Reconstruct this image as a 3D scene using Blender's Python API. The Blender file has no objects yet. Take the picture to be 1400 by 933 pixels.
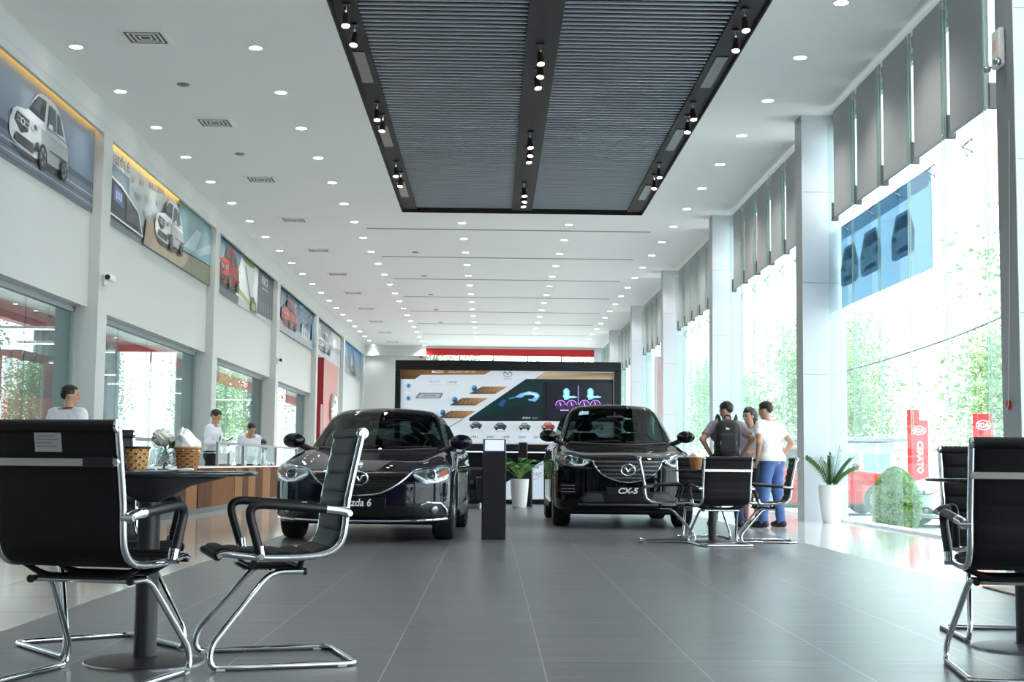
import bpy, math, random
import numpy as np
from mathutils import Vector, Matrix, geometry
random.seed(7)
SC = bpy.context.scene
COL = SC.collection
PI = math.pi

# ------------------------------------------------------------------ colour and materials
def C(r, g, b):
    def f(v):
        v /= 255.0
        return v / 12.92 if v <= .04045 else ((v + .055) / 1.055) ** 2.4
    return (f(r), f(g), f(b), 1.0)

def nt(name):
    m = bpy.data.materials.new(name); m.use_nodes = True
    t = m.node_tree; t.nodes.clear()
    return m, t, t.nodes, t.links

def mat(name, rgb, rough=.5, metal=0.0, var=.06, scale=6.0, bump=0.0, coat=0.0, emit=0.0, spec=.5, sheen=0.0, trans=0.0):
    m, t, N, L = nt(name)
    o = N.new('ShaderNodeOutputMaterial'); p = N.new('ShaderNodeBsdfPrincipled')
    L.new(p.outputs[0], o.inputs[0])
    tc = N.new('ShaderNodeTexCoord'); nz = N.new('ShaderNodeTexNoise')
    nz.inputs['Scale'].default_value = scale; nz.inputs['Detail'].default_value = 4
    L.new(tc.outputs['Object'], nz.inputs['Vector'])
    mx = N.new('ShaderNodeMix'); mx.data_type = 'RGBA'
    c = C(*rgb)
    mx.inputs[6].default_value = tuple(v * (1 - var) for v in c[:3]) + (1,)
    mx.inputs[7].default_value = tuple(min(1, v * (1 + var)) for v in c[:3]) + (1,)
    L.new(nz.outputs['Fac'], mx.inputs[0]); L.new(mx.outputs[2], p.inputs['Base Color'])
    p.inputs['Roughness'].default_value = rough; p.inputs['Metallic'].default_value = metal
    p.inputs['Specular IOR Level'].default_value = spec
    if coat: p.inputs['Coat Weight'].default_value = coat; p.inputs['Coat Roughness'].default_value = .03
    if sheen: p.inputs['Sheen Weight'].default_value = sheen
    if trans: p.inputs['Transmission Weight'].default_value = trans
    if emit:
        L.new(mx.outputs[2], p.inputs['Emission Color']); p.inputs['Emission Strength'].default_value = emit
    if bump:
        b = N.new('ShaderNodeBump'); b.inputs['Strength'].default_value = bump; b.inputs['Distance'].default_value = .01
        n2 = N.new('ShaderNodeTexNoise'); n2.inputs['Scale'].default_value = scale * 12
        L.new(tc.outputs['Object'], n2.inputs['Vector']); L.new(n2.outputs['Fac'], b.inputs['Height']); L.new(b.outputs[0], p.inputs['Normal'])
    return m

def art_mat(name, emit=0.0, rough=.45):
    m, t, N, L = nt(name)
    o = N.new('ShaderNodeOutputMaterial'); p = N.new('ShaderNodeBsdfPrincipled'); L.new(p.outputs[0], o.inputs[0])
    a = N.new('ShaderNodeAttribute'); a.attribute_name = 'Col'
    L.new(a.outputs['Color'], p.inputs['Base Color']); p.inputs['Roughness'].default_value = rough
    if emit:
        L.new(a.outputs['Color'], p.inputs['Emission Color']); p.inputs['Emission Strength'].default_value = emit
    return m

def glass_mat(name, tint, refl=.08, rough=0.0, milky=0.0, milk=(255, 255, 255), back=False):
    # thin pane: tinted see-through mixed with a facing-dependent mirror
    m, t, N, L = nt(name)
    o = N.new('ShaderNodeOutputMaterial')
    tr = N.new('ShaderNodeBsdfTransparent'); tr.inputs[0].default_value = C(*tint)
    gl = N.new('ShaderNodeBsdfGlossy'); gl.inputs['Roughness'].default_value = rough; gl.inputs[0].default_value = (1, 1, 1, 1)
    lw = N.new('ShaderNodeLayerWeight'); lw.inputs[0].default_value = .25
    mp = N.new('ShaderNodeMapRange'); mp.inputs[3].default_value = refl * .5; mp.inputs[4].default_value = min(1, refl * 5)
    L.new(lw.outputs['Fresnel'], mp.inputs[0])
    mx = N.new('ShaderNodeMixShader'); L.new(mp.outputs[0], mx.inputs[0]); L.new(tr.outputs[0], mx.inputs[1]); L.new(gl.outputs[0], mx.inputs[2])
    out = mx
    if milky:
        df = N.new('ShaderNodeBsdfTranslucent' if back else 'ShaderNodeBsdfDiffuse'); df.inputs[0].default_value = C(*milk)
        m2 = N.new('ShaderNodeMixShader'); m2.inputs[0].default_value = milky
        L.new(mx.outputs[0], m2.inputs[1]); L.new(df.outputs[0], m2.inputs[2]); out = m2
    L.new(out.outputs[0], o.inputs[0])
    return m

def tile_mat(name, c1, c2, joint, tw, td, ox, oy, rough, jw=.004, spec=.5, streak=.5, bumpy=0):
    m, t, N, L = nt(name)
    o = N.new('ShaderNodeOutputMaterial'); p = N.new('ShaderNodeBsdfPrincipled'); L.new(p.outputs[0], o.inputs[0])
    tc = N.new('ShaderNodeTexCoord'); mp = N.new('ShaderNodeMapping'); L.new(tc.outputs['Object'], mp.inputs[0])
    mp.inputs['Location'].default_value = (-ox, -oy, 0)
    br = N.new('ShaderNodeTexBrick'); br.offset = 0.0; br.squash = 1.0
    br.inputs['Scale'].default_value = 1.0; br.inputs['Mortar Size'].default_value = jw; br.inputs['Mortar Smooth'].default_value = .1
    br.inputs['Brick Width'].default_value = tw; br.inputs['Row Height'].default_value = td; br.inputs['Bias'].default_value = 0
    br.inputs['Color1'].default_value = C(*c1); br.inputs['Color2'].default_value = C(*c2); br.inputs['Mortar'].default_value = C(*joint)
    L.new(mp.outputs[0], br.inputs['Vector'])
    ms = N.new('ShaderNodeMapping'); ms.inputs['Scale'].default_value = (.6, 14, 1); L.new(tc.outputs['Object'], ms.inputs[0])
    nz = N.new('ShaderNodeTexNoise'); nz.inputs['Scale'].default_value = 2.2; nz.inputs['Detail'].default_value = 6; L.new(ms.outputs[0], nz.inputs['Vector'])
    mx = N.new('ShaderNodeMix'); mx.data_type = 'RGBA'; mx.blend_type = 'OVERLAY'; mx.inputs[0].default_value = streak
    L.new(br.outputs['Color'], mx.inputs[6]); L.new(nz.outputs['Color'], mx.inputs[7])
    hs = N.new('ShaderNodeHueSaturation'); hs.inputs['Saturation'].default_value = .45
    L.new(mx.outputs[2], hs.inputs['Color']); L.new(hs.outputs[0], p.inputs['Base Color'])
    mr = N.new('ShaderNodeMapRange'); mr.inputs[3].default_value = rough * .8; mr.inputs[4].default_value = rough * 1.2
    L.new(nz.outputs['Fac'], mr.inputs[0]); L.new(mr.outputs[0], p.inputs['Roughness'])
    p.inputs['Specular IOR Level'].default_value = spec
    return m

# ------------------------------------------------------------------ mesh builder
def crom(pts, n=6, closed=False):
    P = [np.array(p, float) for p in pts]; out = []
    m = len(P)
    rng = range(m if closed else m - 1)
    for i in rng:
        if closed: a, b, c, d = P[i - 1], P[i], P[(i + 1) % m], P[(i + 2) % m]
        else: a, b, c, d = P[max(i - 1, 0)], P[i], P[i + 1], P[min(i + 2, m - 1)]
        for k in range(n):
            t = k / n
            out.append(.5 * ((2 * b) + (c - a) * t + (2 * a - 5 * b + 4 * c - d) * t * t + (3 * b - a - 3 * c + d) * t ** 3))
    if not closed: out.append(P[-1])
    return out

def fillet(pts, r, n=5):
    """round the inner corners of a polyline"""
    P = [np.array(p, float) for p in pts]; out = [P[0]]
    for i in range(1, len(P) - 1):
        a, b, c = P[i - 1], P[i], P[i + 1]
        u, v = a - b, c - b; lu, lv = np.linalg.norm(u), np.linalg.norm(v)
        q = min(r, lu * .49, lv * .49); s, e = b + u / lu * q, b + v / lv * q
        for k in range(n + 1):
            t = k / n; out.append((1 - t) ** 2 * s + 2 * t * (1 - t) * b + t * t * e)
    out.append(P[-1]); return out

class MB:
    def __init__(s): s.v = []; s.f = []; s.c = []; s.mi = []; s.cur = 0; s.col = None
    def _add(s, vs, fs):
        o = len(s.v); s.v += [tuple(map(float, q)) for q in vs]
        for q in fs: s.f.append(tuple(o + k for k in q)); s.mi.append(s.cur); s.c.append(s.col)
        return s
    def mesh(s, vs, fs): return s._add(vs, fs)
    def box(s, x0, x1, y0, y1, z0, z1, b=0.0, M=None):
        if x0 > x1: x0, x1 = x1, x0
        if y0 > y1: y0, y1 = y1, y0
        if z0 > z1: z0, z1 = z1, z0
        b = min(b, (x1 - x0) * .45, (y1 - y0) * .45, (z1 - z0) * .45)
        if b <= 0:
            vs = [(x, y, z) for x in (x0, x1) for y in (y0, y1) for z in (z0, z1)]
            fs = [(0, 1, 3, 2), (4, 6, 7, 5), (0, 4, 5, 1), (2, 3, 7, 6), (0, 2, 6, 4), (1, 5, 7, 3)]
        else:
            vs = []; ix = {}
            def V(x, y, z, a):
                key = (x, y, z, a)
                if key not in ix:
                    c = [(x0, x1)[x], (y0, y1)[y], (z0, z1)[z]]; sg = [1 - 2 * x, 1 - 2 * y, 1 - 2 * z]
                    for k in range(3):
                        if k != a: c[k] += sg[k] * b
                    ix[key] = len(vs); vs.append(tuple(c))
                return ix[key]
            fs = []
            for a in range(3):
                o1, o2 = [k for k in range(3) if k != a]
                for sd in (0, 1):
                    q = []
                    for e1, e2 in ((0, 0), (1, 0), (1, 1), (0, 1)):
                        w = [0, 0, 0]; w[a] = sd; w[o1] = e1; w[o2] = e2; q.append(V(*w, a))
                    fs.append(tuple(q))
            for a in range(3):
                o1, o2 = [k for k in range(3) if k != a]
                for e1 in (0, 1):
                    for e2 in (0, 1):
                        w0 = [0, 0, 0]; w0[o1] = e1; w0[o2] = e2; w1 = list(w0); w1[a] = 1
                        fs.append((V(*w0, o1), V(*w1, o1), V(*w1, o2), V(*w0, o2)))
            for x in (0, 1):
                for y in (0, 1):
                    for z in (0, 1): fs.append((V(x, y, z, 0), V(x, y, z, 1), V(x, y, z, 2)))
        if M is not None: vs = [tuple(M @ Vector(q)) for q in vs]
        return s._add(vs, fs)
    def bar(s, a, b, w, h, bev=0.0):
        """a box running from a to b, w across and h upright"""
        a, b = Vector(a), Vector(b); d = b - a; L = d.length
        q = d.to_track_quat('Y', 'Z').to_matrix().to_4x4(); q.translation = a
        return s.box(-w / 2, w / 2, 0, L, -h / 2, h / 2, bev, q)
    def tube(s, path, r, n=8, closed=False, cap=True, sx=1.0):
        P = [np.array(p, float) for p in path]; m = len(P)
        rr = r if hasattr(r, '__len__') else [r] * m
        T = []
        for i in range(m):
            if closed: d = P[(i + 1) % m] - P[i - 1]
            else: d = P[min(i + 1, m - 1)] - P[max(i - 1, 0)]
            T.append(d / (np.linalg.norm(d) + 1e-12))
        up = np.array([0, 0, 1.0]) if abs(T[0][2]) < .9 else np.array([1.0, 0, 0])
        nrm = np.cross(T[0], up); nrm /= np.linalg.norm(nrm)
        vs = []
        for i in range(m):
            nrm = nrm - T[i] * np.dot(nrm, T[i]); nrm /= np.linalg.norm(nrm) + 1e-12
            bi = np.cross(T[i], nrm)
            for k in range(n):
                a = 2 * PI * k / n; vs.append(P[i] + rr[i] * (math.cos(a) * nrm * sx + math.sin(a) * bi))
        fs = []
        for i in range(m if closed else m - 1):
            j = (i + 1) % m
            for k in range(n):
                l = (k + 1) % n; fs.append((i * n + k, i * n + l, j * n + l, j * n + k))
        if cap and not closed: fs.append(tuple(range(n - 1, -1, -1))); fs.append(tuple((m - 1) * n + k for k in range(n)))
        return s._add(vs, fs)
    def lathe(s, prof, n=24, c=(0, 0, 0), M=None, a0=0.0, a1=2 * PI, colf=None):
        full = abs(a1 - a0 - 2 * PI) < 1e-6; m = n if full else n + 1; vs = []
        for (r, z) in prof:
            for k in range(m):
                a = a0 + (a1 - a0) * k / n; vs.append((r * math.cos(a), r * math.sin(a), z))
        vs = [tuple((M @ Vector(q)) if M is not None else q) for q in vs]
        vs = [(q[0] + c[0], q[1] + c[1], q[2] + c[2]) for q in vs]
        fs = []; cols = []
        for i in range(len(prof) - 1):
            for k in range(n):
                l = (k + 1) % m; fs.append((i * m + k, i * m + l, (i + 1) * m + l, (i + 1) * m + k))
                if colf: cols.append(colf(i, k))
        o = len(s.f); s._add(vs, fs)
        if colf:
            for q, cc in enumerate(cols): s.c[o + q] = cc
        return s
    def grid(s, G, closed_u=False):
        m, n = len(G), len(G[0]); vs = [q for r in G for q in r]; fs = []
        for i in range(m - 1 + (1 if closed_u else 0)):
            for j in range(n - 1):
                k = (i + 1) % m; fs.append((i * n + j, i * n + j + 1, k * n + j + 1, k * n + j))
        return s._add(vs, fs)
    def poly(s, pts): return s._add(pts, [tuple(range(len(pts)))])
    def ball(s, c, r, n=12, m=8):
        r = r if hasattr(r, '__len__') else (r, r, r)
        pr = [(math.sin(PI * i / m), -math.cos(PI * i / m)) for i in range(m + 1)]
        return s.lathe([(max(a, 1e-4), b) for a, b in pr], n, c, Matrix.Diagonal((r[0], r[1], r[2], 1)))
    def cyl(s, a, b, r, n=16): return s.tube([a, b], r, n)
    def build(s, name, mats, parent=None, angle=40, recalc=False):
        me = bpy.data.meshes.new(name); me.from_pydata(s.v, [], s.f)
        for m in (mats if isinstance(mats, (list, tuple)) else [mats]): me.materials.append(m)
        if any(s.mi): me.polygons.foreach_set('material_index', s.mi)
        if any(c is not None for c in s.c):
            at = me.color_attributes.new('Col', 'FLOAT_COLOR', 'CORNER'); arr = []
            for f, c in zip(s.f, s.c):
                if c is None: c = (.5, .5, .5, 1)
                if len(c) == len(f) and hasattr(c[0], '__len__'):
                    for q in c: arr += list(q)
                else: arr += list(c) * len(f)
            at.data.foreach_set('color', arr)
        if angle:
            me.polygons.foreach_set('use_smooth', [True] * len(me.polygons))
            me.set_sharp_from_angle(angle=math.radians(angle))
        me.update()
        if recalc:
            import bmesh
            bm = bmesh.new(); bm.from_mesh(me); bmesh.ops.recalc_face_normals(bm, faces=bm.faces); bm.to_mesh(me); bm.free()
        o = bpy.data.objects.new(name, me); COL.objects.link(o)
        if parent is not None: o.parent = parent
        return o

# ------------------------------------------------------------------ things, tags, copies
def tag(o, label=None, cat=None, group=None, kind=None):
    if label: o['label'] = label
    if cat: o['category'] = cat
    if group: o['group'] = group
    if kind: o['kind'] = kind
    return o
def thing(name, label, cat, loc=(0, 0, 0), rz=0.0, group=None):
    o = bpy.data.objects.new(name, None); COL.objects.link(o); o.empty_display_size = .1
    o.location = loc; o.rotation_euler = (0, 0, rz)
    return tag(o, label, cat, group)
def struct(o): o['kind'] = 'structure'; return o
def copy_tree(o, parent=None):
    c = o.copy(); COL.objects.link(c)
    if parent is not None: c.parent = parent
    for ch in list(o.children): copy_tree(ch, c)
    return c
def dup(o, loc, rz=0.0, label=None, group=None):
    c = copy_tree(o); c.location = loc; c.rotation_euler = (0, 0, rz)
    if label: c['label'] = label
    if group: c['group'] = group
    return c

def text_geo(s, size=1.0, shear=0.0, bold=0.0, align='CENTER', res=3, space=1.0):
    cu = bpy.data.curves.new('t', 'FONT'); cu.body = s; cu.size = size; cu.shear = shear; cu.offset = bold
    cu.align_x = align; cu.align_y = 'CENTER'; cu.resolution_u = res; cu.space_character = space
    ob = bpy.data.objects.new('t', cu); COL.objects.link(ob)
    dg = bpy.context.evaluated_depsgraph_get(); me = bpy.data.meshes.new_from_object(ob.evaluated_get(dg))
    vs = [tuple(v.co[:2]) for v in me.vertices]; fs = [tuple(p.vertices) for p in me.polygons]
    bpy.data.objects.remove(ob); bpy.data.curves.remove(cu); bpy.data.meshes.remove(me)
    return vs, fs

class Art:
    """flat printed picture: layered polygons; mp(u, v, layer) gives the 3D point"""
    def __init__(s, mp, step=.0015): s.b = MB(); s.mp = mp; s.k = 0; s.step = step
    def poly(s, pts, col, layer=None):
        s.k += 1; z = s.k if layer is None else layer
        tri = geometry.tessellate_polygon([[Vector((p[0], p[1], 0)) for p in pts]])
        P = [s.mp(p[0], p[1], z * s.step) for p in pts]
        if hasattr(col[0], '__len__'):
            o = len(s.b.f); s.b._add(P, [tuple(t) for t in tri])
            for q, t in enumerate(tri): s.b.c[o + q] = tuple(C(*col[i]) for i in t)
        else:
            s.b.col = C(*col); s.b._add(P, [tuple(t) for t in tri])
        return s
    def rect(s, x0, y0, x1, y1, col): return s.poly([(x0, y0), (x1, y0), (x1, y1), (x0, y1)], col)
    def ell(s, cx, cy, rx, ry, col, n=20, a0=0, a1=2 * PI):
        return s.poly([(cx + rx * math.cos(a0 + (a1 - a0) * i / n), cy + ry * math.sin(a0 + (a1 - a0) * i / n)) for i in range(n)], col)
    def line(s, pts, w, col, ay=1.0):
        for a, b in zip(pts[:-1], pts[1:]):
            dx, dy = b[0] - a[0], b[1] - a[1]; l = math.hypot(dx, dy) + 1e-9; nx, ny = -dy / l * w / 2, dx / l * w / 2 * ay
            s.poly([(a[0] + nx, a[1] + ny), (b[0] + nx, b[1] + ny), (b[0] - nx, b[1] - ny), (a[0] - nx, a[1] - ny)], col)
        return s
    def text(s, t, x, y, size, col, sx=1.0, shear=0.0, bold=0.0, align='CENTER'):
        ys = -1 if size < 0 else 1; vs, fs = text_geo(t, abs(size), shear, bold, align, 2); s.k += 1; z = s.k * s.step
        s.b.col = C(*col); s.b._add([s.mp(x + v[0] * abs(sx), y + v[1] * ys, z) for v in vs], fs); return s
    def build(s, name, m, parent=None): return s.b.build(name, m, parent, angle=0)

def pip(px, py, poly):
    ins = np.zeros(px.shape, bool); n = len(poly)
    for i in range(n):
        x0, y0 = poly[i]; x1, y1 = poly[(i + 1) % n]
        c = ((y0 > py) != (y1 > py)) & (px < (x1 - x0) * (py - y0) / ((y1 - y0) + 1e-12) + x0)
        ins ^= c
    return ins

# ------------------------------------------------------------------ signed-distance meshing
def smin(a, b, k): h = np.maximum(k - np.abs(a - b), 0) / k; return np.minimum(a, b) - h * h * k * .25
def smax(a, b, k): return -smin(-a, -b, k)
def nets(f, lo, hi, h, newton=4):
    lo, hi = np.array(lo, float), np.array(hi, float); n = np.ceil((hi - lo) / h).astype(int) + 1
    ax = [lo[i] + h * np.arange(n[i]) for i in range(3)]
    X, Y, Z = np.meshgrid(*ax, indexing='ij'); V = f(X, Y, Z); S = V < 0
    c = np.zeros(tuple(n - 1), int)
    for i in (0, 1):
        for j in (0, 1):
            for k in (0, 1): c += S[i:n[0] - 1 + i, j:n[1] - 1 + j, k:n[2] - 1 + k]
    act = (c > 0) & (c < 8); idx = -np.ones(act.shape, int); ii = np.argwhere(act); idx[act] = np.arange(len(ii))
    acc = np.zeros((len(ii), 3)); cnt = np.zeros(len(ii)); O = [(i, j, k) for i in (0, 1) for j in (0, 1) for k in (0, 1)]
    for a in O:
        for d in range(3):
            if a[d]: continue
            b = list(a); b[d] = 1
            va = V[ii[:, 0] + a[0], ii[:, 1] + a[1], ii[:, 2] + a[2]]; vb = V[ii[:, 0] + b[0], ii[:, 1] + b[1], ii[:, 2] + b[2]]
            cr = (va < 0) != (vb < 0); t = np.where(cr, va / np.where(cr, va - vb, 1), 0)
            p = np.array(a, float)[None] + np.zeros((len(ii), 3)); p[:, d] += t
            acc[cr] += p[cr]; cnt[cr] += 1
    P = lo + h * (ii + acc / cnt[:, None])
    for _ in range(newton): P = project(f, P, h * .4)
    Q = []
    for d in range(3):
        a, b = [(1, 2), (2, 0), (0, 1)][d]
        sl0 = [slice(None)] * 3; sl1 = [slice(None)] * 3; sl0[d] = slice(0, -1); sl1[d] = slice(1, None)
        s0, s1 = S[tuple(sl0)], S[tuple(sl1)]; e = np.argwhere(s0 != s1)
        e = e[(e[:, a] > 0) & (e[:, b] > 0) & (e[:, a] < n[a] - 1) & (e[:, b] < n[b] - 1)]
        def at(da, db): q = e.copy(); q[:, a] += da; q[:, b] += db; return idx[q[:, 0], q[:, 1], q[:, 2]]
        q = np.stack([at(-1, -1), at(0, -1), at(0, 0), at(-1, 0)], 1)
        fl = ~s0[e[:, 0], e[:, 1], e[:, 2]]; q[fl] = q[fl][:, ::-1]; Q.append(q)
    return P, np.concatenate(Q)
def grad(f, P, e=1e-3):
    g = np.zeros_like(P)
    for d in range(3):
        a = P.copy(); b = P.copy(); a[:, d] += e; b[:, d] -= e
        g[:, d] = (f(a[:, 0], a[:, 1], a[:, 2]) - f(b[:, 0], b[:, 1], b[:, 2])) / (2 * e)
    return g
def project(f, P, lim):
    v = f(P[:, 0], P[:, 1], P[:, 2]); g = grad(f, P); s = v / np.maximum((g * g).sum(1), .05)
    d = g * s[:, None]; l = np.linalg.norm(d, axis=1); d *= np.minimum(1, lim / np.maximum(l, 1e-9))[:, None]
    return P - d
def sdf_obj(name, f, lo, hi, h, m, parent=None, newton=3):
    P, Q = nets(f, lo, hi, h, newton); b = MB(); b.v = [tuple(p) for p in P.tolist()]; b.f = [tuple(q) for q in Q.tolist()]
    b.mi = [0] * len(b.f); b.c = [None] * len(b.f)
    return b.build(name, m, parent, angle=60)
# ------------------------------------------------------------------ shared materials
M_WALL = mat('white wall paint', (200, 203, 202), .55, var=.02, scale=.6)
M_CEIL = mat('white ceiling paint', (228, 231, 230), .6, var=.015, scale=.4)
M_GREYJ = mat('grey window jamb', (150, 160, 163), .5, var=.03)
M_ALU = mat('brushed aluminium cladding', (206, 212, 218), .4, .1, var=.03, scale=2)
M_ALUD = mat('dark aluminium edge', (150, 153, 156), .4, .3, var=.03)
M_CHROME = mat('chrome', (225, 228, 232), .07, 1.0, var=.02)
M_STEEL = mat('satin steel', (170, 172, 176), .28, 1.0, var=.04)
M_BLACK = mat('black lacquer', (14, 14, 16), .32, var=.2)
M_BLKM = mat('black powder coat', (22, 22, 24), .5, var=.15, scale=20)
M_DKGREY = mat('dark grey band', (17, 17, 18), .7, var=.1)
M_SLAT = mat('grey aluminium slat', (168, 176, 186), .35, .35, var=.05, scale=3)
M_WHITE = mat('white gloss', (240, 240, 240), .25, var=.02)
M_MATTW = mat('white plastic', (228, 228, 226), .45, var=.03)
M_RED = mat('red fascia', (205, 22, 26), .4, var=.05)
M_LAMP = mat('lamp glow', (255, 252, 244), .5, var=0, emit=14.0)
M_WARM = mat('warm led glow', (255, 190, 60), .5, var=0, emit=5.0)
M_TUBE = mat('tube lamp glow', (250, 253, 255), .5, var=0, emit=6.0)
M_GLASS = glass_mat('clear window glass', (250, 254, 253), .035)
M_GLASSB = glass_mat('inner partition glass', (226, 236, 236), .07)
M_FIN = glass_mat('green glass fin', (240, 248, 248), .04, milky=.04, milk=(220, 240, 242))
M_BLIND = mat('grey screen blind fabric', (172, 175, 175), .8, var=.05, scale=40)
M_ART = art_mat('printed poster', 0.0, .35)
M_ARTB = art_mat('backlit print', .35, .35)
M_SCREEN = art_mat('lit screen', 1.0, .2)

ZC = 6.2; XL = -5.92; XR = 4.70; YE = 63.5; YB = -7.0
# ------------------------------------------------------------------ floor
M_DTILE = tile_mat('dark slate tile', (92, 94, 99), (85, 87, 92), (160, 162, 164), .627, .69, -2.29, .27, .30, .0024, .5, .28)
M_BTILE = tile_mat('beige polished tile', (214, 203, 190), (208, 197, 184), (120, 112, 104), .8, .8, -2.29, .2, .09, .003, .5, .12)
M_WTILE = tile_mat('white polished tile', (216, 218, 218), (212, 214, 214), (150, 150, 150), .8, .8, 3.35, .2, .07, .003, .55, .08)
def slab(name, x0, x1, y0, y1, z0, z1, m): return struct(MB().box(x0, x1, y0, y1, z0, z1).build(name, m, angle=0))
slab('floor', -2.29, 3.35, YB, YE, -.1, 0, M_DTILE)
slab('floor.001', -6.5, -2.29, YB, YE, -.1, 0, M_BTILE)
slab('floor.002', 3.35, 5.5, YB, YE, -.1, 0, M_WTILE)
# ------------------------------------------------------------------ ceiling with the sunk louvre field
PX0, PX1, PY0, PY1 = -2.0, 3.2, 7.0, 29.4
slab('ceiling', -6.6, PX0, YB, YE + .3, ZC, ZC + .12, M_CEIL)
slab('ceiling.001', PX1, 5.6, YB, YE + .3, ZC, ZC + .12, M_CEIL)
slab('ceiling.002', PX0, PX1, PY1, YE + .3, ZC, ZC + .12, M_CEIL)
slab('ceiling.003', PX0, PX1, YB, PY0, ZC, ZC + .12, M_CEIL)
M_GROOVE = mat('shadow gap', (132, 135, 136), .7, var=.05)
for k in range(7):
    y = 31.5 + 4.34 * k
    slab('trim_%d' % (k + 1), -2.95, 3.62 + .05 * k, y - .05, y + .05, ZC - .006, ZC + .01, M_GROOVE)  # grey strip coloured as the shading along a shallow ceiling ledge
pan = thing('louvre_ceiling_field', 'long sunken dark field of grey slats and black bands in the white ceiling', 'ceiling panel', (.6, 18, ZC))
def loc(b, t): return Vector(b) - t.location
b = MB().box(PX0 - .6, PX1 - .6, PY0 - 18, PY1 - 18, .5, .56)
for x0, x1, y0, y1 in ((PX0, PX0 + .02, PY0, PY1), (PX1 - .02, PX1, PY0, PY1), (PX0, PX1, PY1 - .02, PY1), (PX0, PX1, PY0, PY0 + .02)):
    b.box(x0 - .6, x1 - .6, y0 - 18, y1 - 18, 0.001, .5)
b.build('housing', M_DKGREY, pan, 0)
for x0, x1 in ((PX0 + .02, -1.68), (.38, .81), (2.86, PX1 - .02)):
    b = MB().box(x0 - .6, x1 - .6, PY0 + .02 - 18, PY1 - .02 - 18, .06, .10)
    b.build('black_band', M_DKGREY, pan, 0)
for x0, x1 in ((-1.68, .38), (.81, 2.86)):
    b = MB(); y = PY0 + .1
    while y < PY1 - .05:
        b.box(x0 - .6, x1 - .6, y - 18 - .016, y - 18 + .016, .085, .113, .004); y += .158
    b.build('slat_field', M_SLAT, pan, 0)
for x in (-1.84, 3.02):
    for y in (17.9, 21.9, 26.4):
        MB().box(x - .68, x - .52, y - 18, y + 1.5 - 18, .045, .062, .004).build('slot_diffuser', M_BLACK, pan, 0)

# ------------------------------------------------------------------ downlights
ORD = ['first', 'second', 'third', 'fourth', 'fifth', 'sixth', 'seventh', 'eighth', 'ninth', 'tenth', 'eleventh', 'twelfth', 'thirteenth', 'fourteenth', 'fifteenth', 'sixteenth', 'seventeenth',
       'eighteenth', 'nineteenth', 'twentieth', 'twenty-first', 'twenty-second', 'twenty-third', 'twenty-fourth', 'twenty-fifth', 'twenty-sixth', 'twenty-seventh']
LAMPS = []
dl = thing('downlight', 'x', 'ceiling light', (0, 0, -20))
MB().lathe([(.072, 0), (.095, -.001), (.098, -.006), (.092, -.010), (.076, -.010), (.07, 0)], 20).build('trim_ring', M_MATTW, dl)
MB().lathe([(.001, -.011), (.084, -.011)], 20).build('lens', M_LAMP, dl, 0)
rows = [('row nearest the poster wall', lambda y: -5.51, 17.69, 22), ('second row from the poster wall', lambda y: -3.15, 17.62, 22),
        ('left inner row beyond the slats', lambda y: -.73, 30.60, 15), ('right inner row beyond the slats', lambda y: 1.68 + .0012 * (y - 30), 30.62, 15),
        ('row nearest the glass wall', lambda y: 4.0 + .0032 * (y - 15), 15.52, 22)]
first = True
for nm, fx, y0, n in rows:
    for i in range(n):
        y = y0 + 2.168 * i
        lb = 'round ceiling downlight, %s from the camera in the %s' % (ORD[i], nm)
        if first: d = dl; d.location = (fx(y), y, ZC); first = False; d['label'] = lb; d['group'] = 'recessed ceiling downlights'
        else: d = dup(dl, (fx(y), y, ZC), 0, lb)
        LAMPS.append((fx(y), y))

# ------------------------------------------------------------------ ceiling spotlights on the bands
sp = thing('spotlight', 'x', 'spotlight', (0, 0, -20))
MB().box(-.045, .045, -.045, .045, .03, .058, .006).build('base', M_BLKM, sp)
MB().tube(crom([(0, 0, .03), (0, .01, -.04), (0, .03, -.09)], 4), .014, 8).ball((0, .03, -.1), .03, 12, 8).build('stem', M_CHROME, sp)
Q = Matrix.Translation((0, .0, -.14)) @ Matrix.Rotation(math.radians(-20), 4, 'X')
hd = MB().lathe([(.02, .10), (.034, .085), (.042, .02), (.052, -.075), (.056, -.10), (.05, -.10), (.047, -.085)], 18, (0, 0, 0), Q).build('lamp_head', mat('bronze lamp barrel', (70, 60, 54), .4, .4), sp)
MB().lathe([(.001, -.088), (.05, -.088)], 18, (0, 0, 0), Q).build('lens', M_LAMP, hd, 0)
first = True
for bn, x, ys in (('left black band', -1.80, ((16.0, 16.75), (20.5, 21.2), (24.6, 25.5))), ('middle black band', .57, ((17.45, 18.05, 18.6), (22.2, 22.8, 23.3), (26.3, 26.9, 27.4))), ('right black band', 2.96, ((15.95, 16.75), (20.2, 21.0), (24.4, 25.4)))):
    for gi, g in enumerate(ys):
        for k, y in enumerate(g):
            lb = 'black spotlight on the %s of the slat ceiling, %s from the camera in the %s cluster' % (bn, ORD[k], ORD[gi])
            rz = (.25, -.3, .4)[k] if len(g) == 3 else (.15, -.2)[k]
            lb = lb.replace('of the slat ceiling, ', ', ')
            if first: sp.location = (x, y, ZC); sp.rotation_euler.z = rz; sp['label'] = lb; sp['group'] = 'ceiling spotlights'; first = False
            else: dup(sp, (x + (.03 if k % 2 else 0), y, ZC), rz, lb)

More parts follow.
